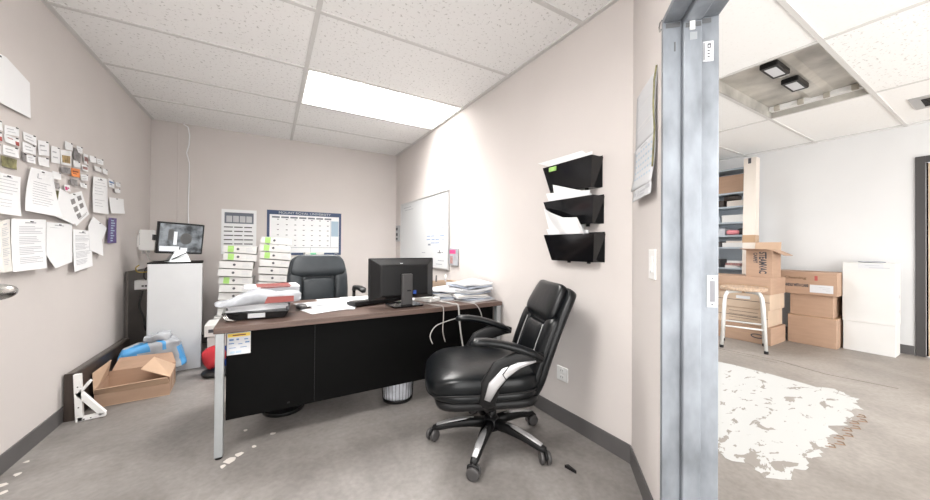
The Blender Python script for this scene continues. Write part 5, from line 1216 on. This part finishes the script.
# open box with vertical print
r = empty('cardboard_box', (5.26,1.74,0.789), 0, 'open cardboard box with vertical black print on top of the flat box stack', 'box')
x0,x1,y0,y1,z0,z1 = 5.09,5.35,1.54,1.79,0.789,1.115
mb = MB(); t=0.005; mb.box(x0,x1,y0,y1,z0,z0+t); mb.box(x0,x0+t,y0,y1,z0+t,z1); mb.box(x1-t,x1,y0,y1,z0+t,z1); mb.box(x0+t,x1-t,y0,y0+t,z0+t,z1); mb.box(x0+t,x1-t,y1-t,y1,z0+t,z1); mb.build('carton', M['card'], r)
def flap(v,m='card_in'): mb = MB(); mb.add(v,[(0,1,2,3)]); mb.build('flap', M[m], r, solid=0.004)
flap([(x0,y0,z1),(x0,y1,z1),(x0-0.10,y1+0.03,z1+0.02),(x0-0.10,y0+0.03,z1+0.012)],'card')
flap([(x1,y0,z1),(x1,y1,z1),(x1+0.02,y1,z1+0.10),(x1+0.02,y0,z1+0.10)])
flap([(x0+0.01,y0,z1),(x1,y0,z1),(x1,y0-0.11,z1-0.06),(x0+0.03,y0-0.10,z1-0.06)],'card')
text('box_print', 'STEAMVAC', 0.095, frame((x0-0.0008,1.66,z1-0.02),(0,0,-1),(0,-1,0)), M['ink_dark'], r, sx=0.55, bold=0.003)
text('box_print', 'CARPET', 0.05, frame((x0-0.0008,1.715,z1-0.03),(0,0,-1),(0,-1,0)), M['ink_dark'], r, sx=0.7, bold=0.0015)
# three boxes by the wall
r = empty('cardboard_box', (5.6,1.31,0), 0, 'wide plain cardboard box on the floor, lowest of the three by the white carton', 'box')
MB().box(5.52,5.90,1.115,1.525,0.0005,0.338).build('carton', M['card'], r, bevel=0.004)
mb = MB(); mb.box(5.5195,5.902,1.114,1.526,0.334,0.3385); mb.build('top_seam', M['tape'], r)
r = empty('cardboard_box', (5.6,1.33,0.339), 0, 'shorter plain cardboard box in the middle of the three by the white carton', 'box')
MB().box(5.545,5.90,1.145,1.51,0.339,0.595).build('carton', M['card'], r, bevel=0.004)
r = empty('cardboard_box', (5.6,1.32,0.596), 0, 'printed cardboard box with white shipping label, topmost of the three by the white carton', 'box')
MB().box(5.50,5.90,1.105,1.68,0.596,0.862).build('carton', M['card'], r, bevel=0.004)
MB().box(5.4985,5.50,1.135,1.325,0.625,0.715).build('shipping_label', M['paper'], r)
text('box_print', 'LIQUID - HANDLE WITH CARE', 0.045, frame((5.4988,1.665,0.685),(0,-1,0),(0,0,1)), M['ink_dark'], r, sx=0.53, bold=0.002)
text('box_script', 'Cleaning', 0.04, frame((5.4988,1.55,0.775),(0,-1,0),(0,0,1)), mat('pencil_brown',(0.2,0.13,0.08),0.8), r, sx=1.4, bold=0.001)
mb = MB(); mb.box(5.4985,5.50,1.26,1.285,0.765,0.82); mb.build('red_mark', M['ink_red'], r)
mb = MB()
for k in range(3): mb.box(5.4978,5.4986,1.16,1.16+0.03+0.03*k,0.645+k*0.02,0.651+k*0.02)
mb.build('label_print', M['ink'], r)
# white tall carton
r = empty('white_carton', (5.79,0.9,0), 0, 'tall white carton standing on the storage floor beside the dark door frame', 'box')
MB().box(5.668,5.90,0.722,1.093,0.0005,0.325).build('lower_half', M['white_carton'], r, bevel=0.003)
MB().box(5.664,5.905,0.718,1.098,0.326,0.985).build('upper_half', M['white_carton'], r, bevel=0.003)
MB().box(5.662,5.6635,0.80,0.98,0.925,0.98).build('tape_strip', M['paper'], r)
mb = MB(); mb.box(5.6608,5.662,0.76,0.90,0.93,0.938); mb.box(5.6608,5.662,0.83,0.93,0.955,0.961); mb.build('top_print', M['ink'], r)
mb = MB(); mb.box(5.80,5.85,0.7165,0.718,0.61,0.645); mb.box(5.80,5.84,0.7165,0.718,0.46,0.485); mb.build('handle_hole', M['ink'], r)
mb = MB(); mb.s=True; mb.blob((5.78,0.90,0.995),(0.07,0.10,0.009),0.6,0.7,20,8,None,crump(0.004,20)); tag(mb.build('crumpled_film', M['white_film'], None), 'crumpled clear film lying on top of the tall white carton', 'film')
# stool
st_ = empty('stool', (4.73,1.69,0), math.radians(20), 'round wooden stool with pale grey tube legs in the storage room', 'stool')
mb = MB(); mb.s = False; mb.lathe([(0.0,0.655),(0.205,0.655),(0.212,0.662),(0.212,0.685),(0.205,0.692),(0.0,0.692)],40); mb.build('seat', M['stool_wood'], st_, world=False)
for k in range(4):
    a = PI/4 + k*PI/2; c,s = math.cos(a),math.sin(a)
    mb = MB(); mb.s = True
    mb.tube([(0.03*c,0.03*s,0.64),(0.14*c,0.14*s,0.64),(0.195*c,0.195*s,0.63),(0.225*c,0.225*s,0.59),(0.24*c,0.24*s,0.50),(0.268*c,0.268*s,0.02)],0.0165,10); lg = mb.build('leg', M['stool_metal'], st_, world=False)
    mb = MB(); mb.s = True; mb.lathe([(0.018,0),(0.020,0.004),(0.020,0.03),(0.017,0.032)],14,Matrix.Translation((0.269*c,0.269*s,0))); mb.build('rubber_foot', M['plastic'], lg, world=False)
mb = MB(); mb.s = True
q = [(0.254*math.cos(PI/4+k*PI/2),0.254*math.sin(PI/4+k*PI/2),0.25) for k in range(4)]
for k in range(4): mb.tube([q[k],q[(k+1)%4]],0.009,8)
mb.build('stretcher', M['stool_metal'], st_, world=False)
